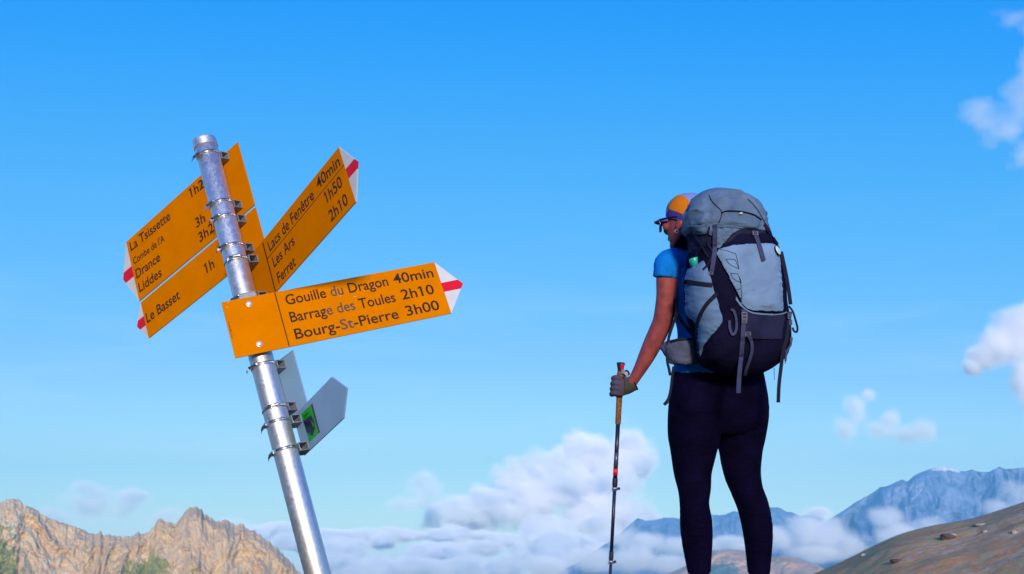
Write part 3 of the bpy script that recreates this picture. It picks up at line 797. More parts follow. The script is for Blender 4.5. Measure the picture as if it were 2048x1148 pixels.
def fuse(name, bm, voxel, mat, parent, smooth=6, disp=None, label=None):
    """union of closed lumps into one continuous skin"""
    bmesh.ops.recalc_face_normals(bm, faces=bm.faces)
    me = bpy.data.meshes.new(name); bm.to_mesh(me); bm.free()
    o = bpy.data.objects.new(name, me); COL.objects.link(o)
    m = o.modifiers.new('r', 'REMESH'); m.mode = 'VOXEL'; m.voxel_size = voxel; m.use_smooth_shade = True
    s = o.modifiers.new('s', 'SMOOTH'); s.iterations = smooth; s.factor = .5
    dg = bpy.context.evaluated_depsgraph_get()
    me2 = bpy.data.meshes.new_from_object(o.evaluated_get(dg))
    o.modifiers.clear(); o.data = me2; bpy.data.meshes.remove(me); me2.name = name
    if disp:
        V = np.empty(len(me2.vertices) * 3); me2.vertices.foreach_get('co', V); V = V.reshape(-1, 3)
        N = np.empty(len(V) * 3); me2.vertices.foreach_get('normal', N); N = N.reshape(-1, 3)
        V = V + N * disp(V)[:, None]
        me2.vertices.foreach_set('co', V.ravel()); me2.update()
    me2.polygons.foreach_set('use_smooth', [True] * len(me2.polygons))
    me2.materials.clear(); me2.materials.append(mat)
    o.parent = parent; o.matrix_parent_inverse = parent.matrix_world.inverted() if parent else Matrix()
    if label: o['label'] = label
    return o
def wpart(name, bm, mat, parent, smooth=True, label=None, bevel=0):
    """part whose mesh is given in world coordinates"""
    bmesh.ops.recalc_face_normals(bm, faces=bm.faces)
    o = part(name, bm, mat, parent, smooth, label, bevel=bevel)
    o.matrix_parent_inverse = parent.matrix_world.inverted()
    return o
def bvh_of(objs):
    V, F = [], []
    for o in objs:
        n0 = len(V); V += [v.co.copy() for v in o.data.vertices]; F += [[i + n0 for i in p.vertices] for p in o.data.polygons]
    return BVHTree.FromPolygons(V, F)
def hit(bvh, px, py, fallback):
    d = ray(px, py).normalized()
    loc, nor, _, _ = bvh.ray_cast(Vector((0, 0, 0)), d)
    if loc is None:
        w = at(px, py, fallback); loc, nor, _, _ = bvh.find_nearest(w, .06)
        if loc is None: return w, -FWD, False
        return w, nor, False
    return loc, nor, True
def patch(name, bvh, poly, mat, parent, lift=.003, thick=.004, L=5.0, puff=0.0, fallback=4.05, n=3, label=None, smooth_poly=True, wr=0.0, relax=4):
    """panel of cloth laid on a surface: its outline is followed as seen in the photograph"""
    P = crom(poly, n, True) if smooth_poly else [np.array(p, float) for p in poly]
    bm = bmesh.new(); vs = [bm.verts.new((p[0], p[1], 0)) for p in P]; bm.faces.new(vs)
    bmesh.ops.triangulate(bm, faces=bm.faces)
    for _ in range(6):
        es = [e for e in bm.edges if e.calc_length() > L]
        if not es: break
        bmesh.ops.subdivide_edges(bm, edges=es, cuts=1); bmesh.ops.triangulate(bm, faces=bm.faces)
    bnd = np.array([(p[0], p[1]) for p in P])
    for v in bm.verts:
        px, py = v.co.x, v.co.y
        w, nr, ok = hit(bvh, px, py, fallback)
        dd = np.sqrt(((bnd - (px, py)) ** 2).sum(1)).min()
        wv = wr * (float(fbm(px * .06, py * .12, oct=3, seed=5)) - .5) if wr else 0
        v.co = w + nr * (lift + puff * (1 - math.exp(-(dd / 9.0) ** 2)) + wv)
    for _ in range(relax): bmesh.ops.smooth_vert(bm, verts=bm.verts, factor=.45, use_axis_x=True, use_axis_y=True, use_axis_z=True)
    bmesh.ops.recalc_face_normals(bm, faces=bm.faces)
    bm.normal_update()
    av = sum((f.normal for f in bm.faces), Vector())
    if av.dot(FWD) > 0: bmesh.ops.reverse_faces(bm, faces=bm.faces)
    o = part(name, bm, mat, parent, True, label)
    o.matrix_parent_inverse = parent.matrix_world.inverted()
    s = o.modifiers.new('cloth', 'SOLIDIFY'); s.thickness = thick; s.offset = -1
    return o
def strap(name, bvh, pts, width, mat, parent, lift=.004, fallback=4.0, thick=.0018, sub=5, depths=None, label=None, curl=None):
    """webbing: path in photo pixels laid on the surface, or hanging free at the given depth (third value)"""
    C, N = [], []
    if pts and any(len(p) > 2 for p in pts):
        W_ = []
        for a_, b_ in zip(pts, list(pts[1:]) + [None]):
            seg_ = [a_] if (len(a_) > 2 or b_ is None or len(b_) > 2) else [(a_[0] + (b_[0] - a_[0]) * t, a_[1] + (b_[1] - a_[1]) * t) for t in (0, .33, .66)]
            for p in seg_:
                if len(p) > 2: W_.append(tuple(at(*p)))
                else:
                    w, nr, ok = hit(bvh, p[0], p[1], fallback); W_.append(tuple(w + nr * lift))
        for w in crom(W_, sub): C.append(Vector(w)); N.append(-FWD)
        Q = []
    else: Q = crom(pts, sub)
    for q in Q:
        if len(q) > 2 and q[2] > 0: w, nr = at(q[0], q[1], q[2]), -FWD
        else:
            w, nr, ok = hit(bvh, q[0], q[1], fallback); w = w + nr * lift
        C.append(w); N.append(nr)
    for _ in range(2): N = [(N[max(i - 1, 0)] + N[i] * 2 + N[min(i + 1, len(N) - 1)]).normalized() for i in range(len(N))]
    bm = bmesh.new(); rings = []
    for i in range(len(C)):
        T = (C[min(i + 1, len(C) - 1)] - C[max(i - 1, 0)]).normalized()
        u = T.cross(N[i]).normalized(); nn = u.cross(T).normalized()
        h = width * C[i].length / FPX / 2 if width > .2 else width / 2
        rings.append([bm.verts.new(C[i] + u * a * h + nn * b * thick) for a, b in ((-1, -.5), (1, -.5), (1, .5), (-1, .5))])
    for A, B in zip(rings, rings[1:]):
        for k in range(4): bm.faces.new((A[k], A[(k + 1) % 4], B[(k + 1) % 4], B[k]))
    bm.faces.new(rings[0][::-1]); bm.faces.new(rings[-1])
    return wpart(name, bm, mat, parent, False, label)

# cloth and skin
def cloth(name, col, rough=.85, weave=900, bump=.25, var=.12, wr=0.0, wrscale=(14, 14, 30), spec=.2, sheen=.0, vscale=14):
    m, n, l, b = new_mat(name)
    b.inputs['Roughness'].default_value = rough; b.inputs['Specular IOR Level'].default_value = spec; b.inputs['Sheen Weight'].default_value = sheen
    tcn = n.new('ShaderNodeTexCoord')
    t = n.new('ShaderNodeTexNoise'); t.inputs['Scale'].default_value = vscale; t.inputs['Detail'].default_value = 6; l.new(tcn.outputs['Object'], t.inputs['Vector'])
    mx = n.new('ShaderNodeMix'); mx.data_type = 'RGBA'; mx.inputs[6].default_value = (*(c * (1 - var) for c in col), 1); mx.inputs[7].default_value = (*(min(1, c * (1 + var)) for c in col), 1)
    r = n.new('ShaderNodeMapRange'); r.inputs[1].default_value = .35; r.inputs[2].default_value = .65; l.new(t.outputs[0], r.inputs[0]); l.new(r.outputs[0], mx.inputs[0]); l.new(mx.outputs[2], b.inputs['Base Color'])
    w = n.new('ShaderNodeTexNoise'); w.inputs['Scale'].default_value = weave; w.inputs['Detail'].default_value = 2; l.new(tcn.outputs['Object'], w.inputs['Vector'])
    bp = n.new('ShaderNodeBump'); bp.inputs['Strength'].default_value = bump; bp.inputs['Distance'].default_value = .002; l.new(w.outputs[0], bp.inputs['Height'])
    out = bp.outputs[0]
    if wr:
        mp_ = n.new('ShaderNodeMapping'); mp_.inputs['Scale'].default_value = wrscale; l.new(tcn.outputs['Object'], mp_.inputs[0])
        w2 = n.new('ShaderNodeTexNoise'); w2.inputs['Scale'].default_value = 1.0; w2.inputs['Detail'].default_value = 5; w2.inputs['Roughness'].default_value = .55; w2.inputs['Distortion'].default_value = 1.2
        l.new(mp_.outputs[0], w2.inputs['Vector'])
        b2 = n.new('ShaderNodeBump'); b2.inputs['Strength'].default_value = wr; b2.inputs['Distance'].default_value = .03; l.new(w2.outputs[0], b2.inputs['Height']); l.new(out, b2.inputs['Normal']); out = b2.outputs[0]
    l.new(out, b.inputs['Normal'])
    return m
M_skin = simple('skin', (.31, .068, .070), .55, var=.22, vscale=38, bump=.12, bscale=260, spec=.3)
M_leg = cloth('legging_knit', (.0028, .0014, .016), .85, 1400, .2, .3, .35, (14, 14, 34), spec=.05)
M_shirt = cloth('blue_jersey', (.003, .19, .68), .9, 1200, .2, .10, .55, (16, 16, 9), spec=.1)
M_hair = simple('brown_hair', (.045, .018, .010), .6, var=.5, vscale=90, bump=.5, bscale=160)
M_capblue = cloth('lavender_cap_cloth', (.20, .27, .60), .85, 900, .2, .06)
M_cappurple = cloth('purple_cap_cloth', (.060, .030, .25), .85, 900, .2, .08)
M_caporange = cloth('orange_cap_cloth', (.62, .17, .004), .85, 900, .2, .08)
M_lens = simple('dark_lens', (.005, .004, .012), .12, spec=.8)
M_glove = cloth('grey_glove', (.080, .062, .105), .85, 700, .3, .15)
M_gband = cloth('olive_wrist_band', (.062, .055, .052), .85, 700, .3, .15)
M_black = cloth('black_webbing', (.010, .010, .030), .8, 800, .35, .2, spec=.2)
M_web = cloth('slate_webbing', (.046, .052, .130), .8, 900, .35, .2, spec=.2)
M_lid = cloth('slate_ripstop', (.096, .158, .280), .7, 700, .25, .16, .45, (7, 7, 10), spec=.3)
M_char = cloth('charcoal_pack_cloth', (.0070, .0066, .027), .85, 700, .3, .25, .35, (10, 10, 14), spec=.03)
M_char2 = cloth('dark_slate_pack_cloth', (.018, .020, .058), .85, 700, .3, .2, .25, (10, 10, 14), spec=.06)
M_light = cloth('pale_stretch_cloth', (.175, .280, .480), .8, 900, .2, .13, .12, (12, 12, 8), spec=.15, vscale=10)
M_pocket = cloth('blue_grey_stretch_cloth', (.130, .230, .42), .85, 900, .25, .10, .15, (14, 14, 7), spec=.15)
M_mesh = cloth('grey_mesh', (.085, .095, .17), .9, 350, .8, .35, .4, (20, 20, 26), spec=.1)
M_plastic = simple('grey_buckle', (.13, .135, .19), .4, var=.15, vscale=60)
M_teal = simple('teal_bottle_cap', (.01, .42, .34), .35, var=.06, vscale=30)
M_bottle = simple('bottle_plastic', (.20, .30, .36), .25, var=.05, vscale=30)
M_badge = simple('pale_badge', (.60, .72, .74), .3, var=.05, vscale=60)

person = empty('person', at(1437, 900, 4.25) * 1.0, 'hiker in blue T-shirt, black leggings and orange-purple cap, seen from behind with a trekking pole', 'person')
person.location.z = -.40
bpy.context.view_layer.update()

LEG_L = [(1392, 760, 4.22, 44, .085), (1387, 813, 4.22, 50, .098), (1388, 870, 4.23, 52.5, .092), (1386.6, 905, 4.23, 45.8, .085), (1385.3, 943, 4.23, 38.5, .075), (1388.5, 975, 4.22, 33.5, .066), (1388.8, 1007, 4.22, 29.3, .060),
         (1392, 1040, 4.23, 31.7, .062), (1393.8, 1074, 4.24, 31.4, .062), (1396, 1111, 4.24, 27.3, .055), (1398.5, 1146, 4.24, 22.8, .045), (1400, 1190, 4.24, 17, .036), (1401, 1222, 4.24, 16.5, .034)]
LEG_R = [(1480, 760, 4.30, 44, .085), (1486, 813, 4.30, 51.5, .098), (1481.5, 870, 4.31, 49.5, .092), (1481.6, 905, 4.31, 42.8, .084), (1484.3, 943, 4.31, 37.5, .074), (1494.5, 981, 4.30, 31.8, .064), (1506.5, 1014, 4.30, 31.5, .060),
         (1514.6, 1055, 4.31, 30.2, .062), (1517, 1092, 4.32, 27, .058), (1517.7, 1147, 4.32, 21.9, .045), (1518, 1190, 4.32, 17, .036), (1518.5, 1222, 4.32, 16.5, .034)]
TORSO = [(1437, 800, 4.26, 95, .10), (1437, 765, 4.26, 92, .11), (1436, 735, 4.26, 87, .108), (1434, 695, 4.27, 78, .098), (1426, 645, 4.29, 71, .095), (1415, 595, 4.31, 76, .105), (1404, 555, 4.33, 84, .108), (1396, 525, 4.34, 74, .090),
         (1389, 506, 4.345, 46, .062), (1384, 493, 4.345, 27, .054), (1381, 470, 4.34, 26, .054), (1380, 450, 4.34, 26, .055)]
ARM_L = [(1358, 520, 4.31, 24, .048), (1337, 531, 4.275, 25, .052), (1334, 560, 4.26, 21.8, .045), (1332.7, 590, 4.26, 20.2, .043), (1329.5, 620, 4.265, 20.3, .041), (1325, 643, 4.275, 20.0, .039), (1315, 667, 4.285, 19.6, .040),
         (1305, 688, 4.295, 18.8, .039), (1293, 713, 4.305, 16.6, .034), (1281, 736, 4.315, 13.4, .029), (1270, 755, 4.325, 11.3, .024), (1262, 766, 4.33, 11.5, .024)]
ARM_R = [(1428, 520, 4.40, 24, .048), (1450, 535, 4.45, 24, .05), (1462, 580, 4.49, 20, .043), (1468, 640, 4.52, 18, .040), (1455, 630, 4.60, 16, .036), (1432, 600, 4.66, 13, .028), (1420, 582, 4.66, 12, .024)]
def foot(bm, px, py, d):
    a = at(px, py, d); f = Vector((-.33, .945, 0)); up = Vector((0, 0, 1)); s = f.cross(up)
    gz = -.405
    base = Vector((a.x, a.y, gz))
    for off, rx, ry, rz in ((-.025, .045, .037, .045), (.03, .05, .040, .045), (.09, .055, .045, .034), (.145, .05, .046, .026)):
        ellipsoid(bm, base + f * off + up * rz * .95, f * rx, s * ry, up * rz, 16)

# head frame
HC = at(1378, 441, 4.335)
HA = rad(-48)
HF = Vector((math.sin(HA), math.cos(HA), 0)); HL = Vector((-HF.y, HF.x, 0)); HU = Vector((0, 0, 1))
HF = (HF + HU * .03).normalized(); HU = HF.cross(HL).normalized(); 
if HU.z < 0: HU = -HU
def hp(f, l, u): return HC + HF * f + HL * l + HU * u
HEADR = [(.100, .010, .015, .015), (.094, .036, .045, .035), (.080, .060, .068, .050), (.060, .077, .083, .062), (.035, .087, .094, .0700), (.005, .093, .098, .0740), (-.02, .092, .090, .070), (-.045, .089, .076, .063), (-.068, .085, .055, .054),
         (-.088, .080, .032, .043), (-.104, .073, .010, .031), (-.112, .070, -.015, .020)]
def head_rings(bm, rows, grow=0.0, seg=32, zcap=None):
    rings = []
    for z, f, b_, w in rows:
        c0 = (f - b_) / 2; h = (f + b_) / 2 + grow; w = w + grow
        ring = []
        for k in range(seg):
            a = 2 * math.pi * k / seg; c, s = math.cos(a), math.sin(a)
            e = .88
            c = math.copysign(abs(c) ** e, c); s = math.copysign(abs(s) ** e, s)
            ring.append(bm.verts.new(hp(c0 + h * c, w * s, z + (grow if z > .08 else 0))))
        rings.append(ring)
    for A, B in zip(rings, rings[1:]):
        for k in range(seg): bm.faces.new((A[k], A[(k + 1) % seg], B[(k + 1) % seg], B[k]))
    bm.faces.new(rings[0]); bm.faces.new(rings[-1][::-1])
    return rings

bm = bmesh.new()
tube(bm, [(p[0], p[1], p[2], p[3] - 3.0, p[4] - .006) for p in LEG_L], 20); tube(bm, [(p[0], p[1], p[2], p[3] - 3.0, p[4] - .006) for p in LEG_R], 20)
tube(bm, [(p[0], p[1], p[2], p[3] - (4 if p[1] > 500 else 0), p[4] - (.008 if p[1] > 500 else 0)) for p in TORSO], 28)
tube(bm, [(p[0], p[1], p[2], p[3] - (3 if i < 2 else 0), p[4]) for i, p in enumerate(ARM_L)], 20); tube(bm, ARM_R, 16)
foot(bm, 1401, 1222, 4.24); foot(bm, 1518.5, 1222, 4.32)
head_rings(bm, HEADR)
wtube(bm, [(hp(.090, 0, .015), .006, .006), (hp(.100, 0, -.004), .0075, .009), (hp(.110, 0, -.026), .010, .012), (hp(.096, 0, -.036), .010, .008)], 10)   # nose
for u_, g in ((-.060, .0045), (-.068, .0055)): ellipsoid(bm, hp(.0870, 0, u_), HF * .008, HL * .022, HU * g, 12)                       # lips
ellipsoid(bm, hp(.072, 0, -.094), HF * .015, HL * .022, HU * .016, 12)                                                                  # chin
for s in (1, -1):
    ellipsoid(bm, hp(-.002, s * .074, -.032), HF * .016, HL * .008, (HU - HF * .22) * .027, 14)                                          # ears
    ellipsoid(bm, hp(.070, s * .045, -.022), HF * .022, HL * .020, HU * .020, 12)                                                       # cheekbones
# hand under the glove: palm, four curled fingers, thumb
GD = 4.345
def hand(bm, grow=0.0, fingers=True, tips=True):
    tube(bm, [(1266, 764, 4.332, 9 + grow, .022), (1257, 769, 4.335, 12 + grow, .020), (1249, 772, 4.335, 17 + grow, .019), (1242, 773, 4.328, 19.5 + grow, .016), (1236, 773, 4.326, 19 + grow, .012)], 16)
    if fingers:
        for k, (y, r, ext) in enumerate(((756, .0090, 1.0), (766.5, .0096, 1.1), (777, .0094, 1.05), (787, .0082, .92))):
            sh = k * 1.2
            r += grow * .0006
            wtube(bm, [(at(1243 - sh, y + 1, 4.328), r, r), (at(1232 - sh, y - 1, 4.325), r * 1.12, r * 1.12), (at(1226.5 - sh, y + 1, 4.343), r, r), (at(1229 - sh, y + 3, 4.366), r * .92, r * .92), (at(1240 - sh, y + 4, 4.378 * 1.0), r * .82, r * .82), (at(1246 - sh, y + 4, 4.372), r * .7, r * .7)], 10, 3)
        wtube(bm, [(at(1254, 764, 4.343), .012, .012), (at(1250, 755, 4.362), .0105, .0105), (at(1244, 750, 4.374), .0095, .0095), (at(1235, 751, 4.372), .0085, .0085)], 10, 3)
hand(bm, -1.2)
# right hand resting on the shoulder strap
wtube(bm, [(at(1420, 582, 4.66), .024, .018), (at(1413, 572, 4.655), .036, .014), (at(1408, 562, 4.645), .036, .013)], 14, 3)
for k in range(4):
    x = 1398 + 6 * k
    wtube(bm, [(at(x + 4, 566, 4.645), .009, .009), (at(x, 552, 4.650), .0088, .0088), (at(x - 3, 545, 4.635), .008, .008), (at(x - 3, 548, 4.615), .007, .007)], 8, 3)
wtube(bm, [(at(1422, 572, 4.66), .011, .011), (at(1430, 560, 4.655), .010, .010), (at(1430, 549, 4.645), .009, .009)], 8, 3)
body = fuse('body', bm, .0045, M_skin, person, 5)

# leggings
bm = bmesh.new()
tube(bm, LEG_L[:11] , 28); tube(bm, LEG_R[:10], 28)
tube(bm, [(1435, 856, 4.265, 74, .074), (1436, 842, 4.26, 91, .090), (1437, 825, 4.26, 98, .102), (1437, 800, 4.26, 100, .108), (1437, 770, 4.26, 95, .115), (1436.5, 735, 4.26, 88, .110), (1435.5, 716, 4.262, 83, .104)], 32)
for cx, dd in ((1394, 4.175), (1482, 4.235)): ellipsoid(bm, at(cx, 806, dd), Vector((.080, .02, 0)), Vector((-.012, .060, 0)), Vector((0, 0, .072)), 20)
def legd(V):
    return .0030 * (fbm(V[:, 0] * 16 + V[:, 2] * 20, V[:, 2] * 48, V[:, 1] * 14, oct=3, seed=3, ridged=True) - .5) * sstep(.62, .40, np.abs(fbm(V[:, 0] * 5, V[:, 2] * 5, V[:, 1] * 5, oct=2, seed=9) - .1) + .2)
leggings = fuse('leggings', bm, .0042, M_leg, person, 5, legd)
# shoes
for n_, (px_, d_) in enumerate(((1401, 4.24), (1518.5, 4.32))):
    a_ = at(px_, 1222, d_); f = Vector((-.33, .945, 0)); up = Vector((0, 0, 1)); s_ = f.cross(up); base = Vector((a_.x, a_.y, -.405)); bm = bmesh.new()
    for off, rx, ry, rz in ((-.030, .052, .044, .052), (.03, .058, .047, .052), (.09, .063, .052, .041), (.150, .055, .053, .033)): ellipsoid(bm, base + f * off + up * rz * .93, f * rx, s_ * ry, up * rz, 18)
    wtube(bm, [(base + up * .05 - f * .012, .044, .048), (base + up * .085 - f * .012, .041, .046)], 18, 2)
    shoe = fuse('shoe', bm, .005, M_char2, person, 3)
    sole = bm_prism([(-.085, 0), (.20, 0), (.205, .012), (.20, .022), (-.085, .022)], -.047, .047)
    bmesh.ops.transform(sole, matrix=frame(base - up * .004, f, up), verts=sole.verts)
    wpart('sole', sole, M_black, shoe, False, bevel=.006)
# shirt
bm = bmesh.new()
tube(bm, [(1436, 742, 4.262, 91, .114), (1435.5, 725, 4.263, 87, .109), (1434, 695, 4.27, 80.5, .102), (1426, 645, 4.29, 73, .099), (1415, 595, 4.31, 78, .109), (1404, 555, 4.33, 86, .112), (1396, 527, 4.34, 77, .095), (1389, 508, 4.345, 50, .067), (1385.5, 499, 4.345, 34, .060)], 36)
tube(bm, [(1366, 522, 4.32, 27, .054), (1338, 526, 4.278, 27.5, .056), (1333.5, 541, 4.262, 26.0, .053), (1331.5, 556, 4.258, 25.6, .051)], 28)
tube(bm, [(1425, 522, 4.39, 26, .054), (1450, 530, 4.45, 27, .056), (1458, 560, 4.48, 26, .052)], 24)
def shd(V):
    return .0022 * (fbm(V[:, 0] * 22 + V[:, 2] * 12, V[:, 2] * 10, V[:, 1] * 20, oct=3, seed=4, ridged=True) - .5)
shirt = fuse('shirt', bm, .0042, M_shirt, person, 4, shd)

# hair, cap, glasses, earring
bm = bmesh.new()
head_rings(bm, [(.030, .060, .093, .0700), (.005, .062, .097, .0725), (-.02, .060, .094, .072), (-.040, .050, .084, .067), (-.055, .03, .070, .056)], .004, 28)
ellipsoid(bm, hp(-.098, 0, -.035), HF * .030, HL * .034, HU * .034, 16)
def haird(V): return .002 * (fbm(V[:, 0] * 160, V[:, 2] * 30, V[:, 1] * 160, oct=2, seed=6) - .5)
hair = fuse('hair', bm, .0035, M_hair, person, 3, haird)
# cut the face side of the hair so that it stays behind the ear
me = hair.data; V = np.empty(len(me.vertices) * 3); me.vertices.foreach_get('co', V); V = V.reshape(-1, 3)
rel = V - np.array(HC); ff = rel @ np.array(HF); uu = rel @ np.array(HU); ll = rel @ np.array(HL)
pull = sstep(-.028, .004, ff) * sstep(.03, .005, uu)
V = V - (rel - np.outer(uu, np.array(HU))) * (pull * .30)[:, None]
me.vertices.foreach_set('co', V.ravel()); me.update()

cap_t = person
bm = bmesh.new()
def cap_base(f): return -.014 + .30 * f
segc = 48; rows = []
prof = [(0.0, 1.0), (.15, 1.0), (.35, .985), (.55, .93), (.72, .82), (.86, .62), (.95, .38), (1.0, .02)]
prof = crom(prof, 3)
for t_, r_ in prof:
    ring = []
    for k in range(segc):
        a = 2 * math.pi * k / segc; c, s = math.cos(a), math.sin(a)
        f = -.003 + .0985 * c * r_; l_ = .0800 * s * r_
        zb = cap_base(.104 * c)
        seam = .0012 * (abs((k % 8) - 0) < 1)
        ring.append(bm.verts.new(hp(f, l_, zb * (1 - t_) + .110 * t_ + seam * r_)))
    rows.append(ring)
for A_, B_ in zip(rows, rows[1:]):
    for k in range(segc): bm.faces.new((A_[k], A_[(k + 1) % segc], B_[(k + 1) % segc], B_[k]))
bm.faces.new(rows[-1])
cap = wpart('cap', bm, M_capblue, person)
sm = cap.modifiers.new('cloth', 'SOLIDIFY'); sm.thickness = .0022
bm = bmesh.new(); bc = []
for i in range(17):          # brim
    a = rad(-62 + 124 * i / 16); c, s = math.cos(a), math.sin(a)
    col = []
    for j in range(9):
        q = j / 8
        f0, l0 = -.003 + .0985 * c, .0800 * s
        ext = .060 * (max(0, math.cos(a * 1.42)) ** .55)
        f = f0 + ext * q; l1 = l0 * (1 + .02 * q)
        z = cap_base(.104 * c) - .006 * q - .10 * (l1 ** 2) * q * 8 + .004 * math.sin(q * 3.1)
        col.append(bm.verts.new(hp(f, l1, z)))
    bc.append(col)
for A_, B_ in zip(bc, bc[1:]):
    for j in range(8): bm.faces.new((A_[j], A_[j + 1], B_[j + 1], B_[j]))
M_brim = cloth('violet_brim_cloth', (.15, .09, .42), .8, 900, .2, .06)
brim = wpart('brim', bm, M_brim, cap); sm = brim.modifiers.new('cloth', 'SOLIDIFY'); sm.thickness = .0055; sm.offset = 0
capb = bvh_of([cap])
patch('panel', capb, [(1335, 418), (1339, 408), (1347, 397), (1357, 390), (1367, 391.5), (1375, 398), (1380.5, 407), (1377, 419), (1371, 430.5), (1354, 424)], M_caporange, cap, .0008, .0012, 3.0, fallback=4.28, n=2, label='orange front side panel', relax=0)
patch('band', capb, [(1333, 431), (1335, 423), (1338.6, 416.5), (1354, 423), (1370, 430), (1382, 435), (1380, 450), (1366, 446), (1352, 440.5), (1345, 437), (1336, 434)], M_cappurple, cap, .0006, .0012, 3.0, fallback=4.28, n=1, smooth_poly=False, label='purple lower band', relax=0)
# sunglasses: two lenses, bridge, temple arms
gl = None
bm = bmesh.new()
wtube(bm, [(hp(.122, .012, .002), .002, .003), (hp(.124, 0, .005), .002, .003), (hp(.122, -.012, .002), .002, .003)], 8, 2)
glasses = wpart('sunglasses', bm, M_lens, person)
for s in (1, -1):
    bm = bmesh.new()
    wtube(bm, [(hp(.098, s * .060, .006), .0022, .0040), (hp(.070, s * .073, .004), .0022, .0038), (hp(.030, s * .0800, .002), .002, .003), (hp(.0, s * .0815, -.002), .002, .0028)], 8, 3)
    wpart('temple', bm, M_lens, glasses)
for s in (1, -1):
    bm = bmesh.new()
    R_ = []
    for i in range(9):
        for j in range(6):
            u = i / 8; v = j / 5
            l_ = s * (.008 + .056 * u); f = .124 - .030 * u ** 2; w_ = 1 - .25 * abs(2 * u - 1) ** 3
            R_.append(bm.verts.new(hp(f, l_, .012 - .046 * v * w_ - .002)))
    for i in range(8):
        for j in range(5): bm.faces.new((R_[i * 6 + j], R_[i * 6 + j + 1], R_[i * 6 + j + 7], R_[i * 6 + j + 6]))
    lo_ = wpart('lens', bm, M_lens, glasses); sm = lo_.modifiers.new('t', 'SOLIDIFY'); sm.thickness = .0018
for s in (1, -1):           # eyes behind the lenses
    bm = bmesh.new(); ellipsoid(bm, hp(.083, s * .031, -.004), HF * .012, HL * .012, HU * .012, 14); wpart('eye', bm, M_white, person)
bm = bmesh.new()
EC = hp(.004, .082, -.060); pts_ = []
for k in range(22):
    a = 2 * math.pi * k / 22
    pts_.append((EC + Vector((math.cos(a) * .0068, .002 * math.cos(a), math.sin(a) * .0070)), .0011, .0011))
wtube(bm, pts_, 8, 1, Vector((0, 1, 0)))
wpart('earring', bm, M_bolt, person)
# glove
bm = bmesh.new(); hand(bm, .6, False)
for k, (y, r) in enumerate(((756, .0098), (766.5, .0104), (777, .0102), (787, .0092))):
    sh = k * 1.2
    wtube(bm, [(at(1243 - sh, y + 1, 4.326), r, r), (at(1232 - sh, y - 1, 4.322), r * 1.12, r * 1.12), (at(1226 - sh, y + 1, 4.342), r, r), (at(1228 - sh, y + 3, 4.362), r * .98, r * .98)], 12, 3)
wtube(bm, [(at(1254, 764, 4.341), .013, .013), (at(1250, 756, 4.358), .0118, .0118), (at(1246, 751, 4.370), .0106, .0106)], 12, 3)
glove = fuse('glove', bm, .0028, M_glove, person, 3)
bm = bmesh.new()
tube(bm, [(1246, 771, 4.33, 19.5, .021), (1252, 771, 4.332, 18.5, .0235), (1258, 769.5, 4.333, 17, .0255), (1264, 767, 4.333, 16, .0265), (1268.5, 765, 4.332, 16, .0265)], 24)
band = fuse('wrist_strap', bm, .003, M_gband, person, 2)
bm = bmesh.new()
tube(bm, [(1267.0, 765.8, 4.332, 16.6, .0275), (1269.5, 764.6, 4.332, 16.6, .0275)], 24, 2)
wpart('cuff', bm, M_black, glove)

# ------------------------------------------------------------------ backpack
NB = Vector((.33, -.945, 0)).normalized()      # the pack's back faces this way
WD = Vector((.945, .33, 0)).normalized()       # its width
pack = empty('backpack', at(1475, 750, 4.05), 'large slate grey and black hiking backpack with pale front pocket, worn by the hiker', 'backpack')
bpy.context.view_layer.update()
def pack_rings(rows, w0, d0, depth, n=96, sub=5, expo=3.2, dispf=None, tilt=0.0):
    Q = crom(rows, sub); V = []; rings = 0
    for q in Q:
        y, l, r = q[:3]; dp = depth if len(q) < 4 else q[3]; cx = (l + r) / 2
        c = at(cx, y, dp); lat = Vector((1, 0, 0)); view = Vector((c.x, c.y, 0)).normalized(); lat = Vector((view.y, -view.x, 0))
        kk = np.linspace(0, 2 * np.pi, n, endpoint=False); cc, ss = np.cos(kk), np.sin(kk)
        u = np.sign(cc) * np.abs(cc) ** (2 / expo) * w0; v = np.sign(ss) * np.abs(ss) ** (2 / expo) * d0
        X = np.outer(u, np.array(WD)) + np.outer(v, np.array(NB))
        sup = (X @ np.array(lat)).max()
        s = (r - l) / 2 * dp / FPX / sup
        V.append(np.array(c) + X * s); rings += 1
    V = np.array(V)
    if dispf is not None:
        C = V.mean(1, keepdims=True); D = V - C; D[..., 2] = 0; D /= np.linalg.norm(D, axis=-1, keepdims=True) + 1e-9
        V = V + D * dispf(V)[..., None]
    bm = bmesh.new(); R_ = [[bm.verts.new(p) for p in ring] for ring in V]
    for A_, B_ in zip(R_, R_[1:]):
        for k in range(n): bm.faces.new((A_[k], A_[(k + 1) % n], B_[(k + 1) % n], B_[k]))
    bm.faces.new(R_[0][::-1]); bm.faces.new(R_[-1])
    return bm
BODY = [(462, 1398, 1528), (480, 1386, 1543), (497, 1381, 1552), (513, 1375, 1560), (545, 1371, 1565.5), (590, 1369.5, 1571), (620, 1371.5, 1574.5), (640, 1376, 1578), (660, 1381, 1580), (680, 1386, 1580), (700, 1391, 1577), (715, 1395, 1570), (728, 1402, 1555), (740, 1424, 1537), (748, 1446, 1518), (752, 1470, 1496)]
def bdisp(V):
    x, y, z = V[..., 0], V[..., 1], V[..., 2]
    return .010 * (fbm(x * 9, z * 7, y * 9, oct=4, seed=41) - .5) + .0015 * (fbm(x * 30, z * 14, y * 30, oct=3, seed=42, ridged=True) - .5)
bodyp = wpart('main_bag', pack_rings(BODY, .165, .120, 4.06, dispf=bdisp), M_char, pack)
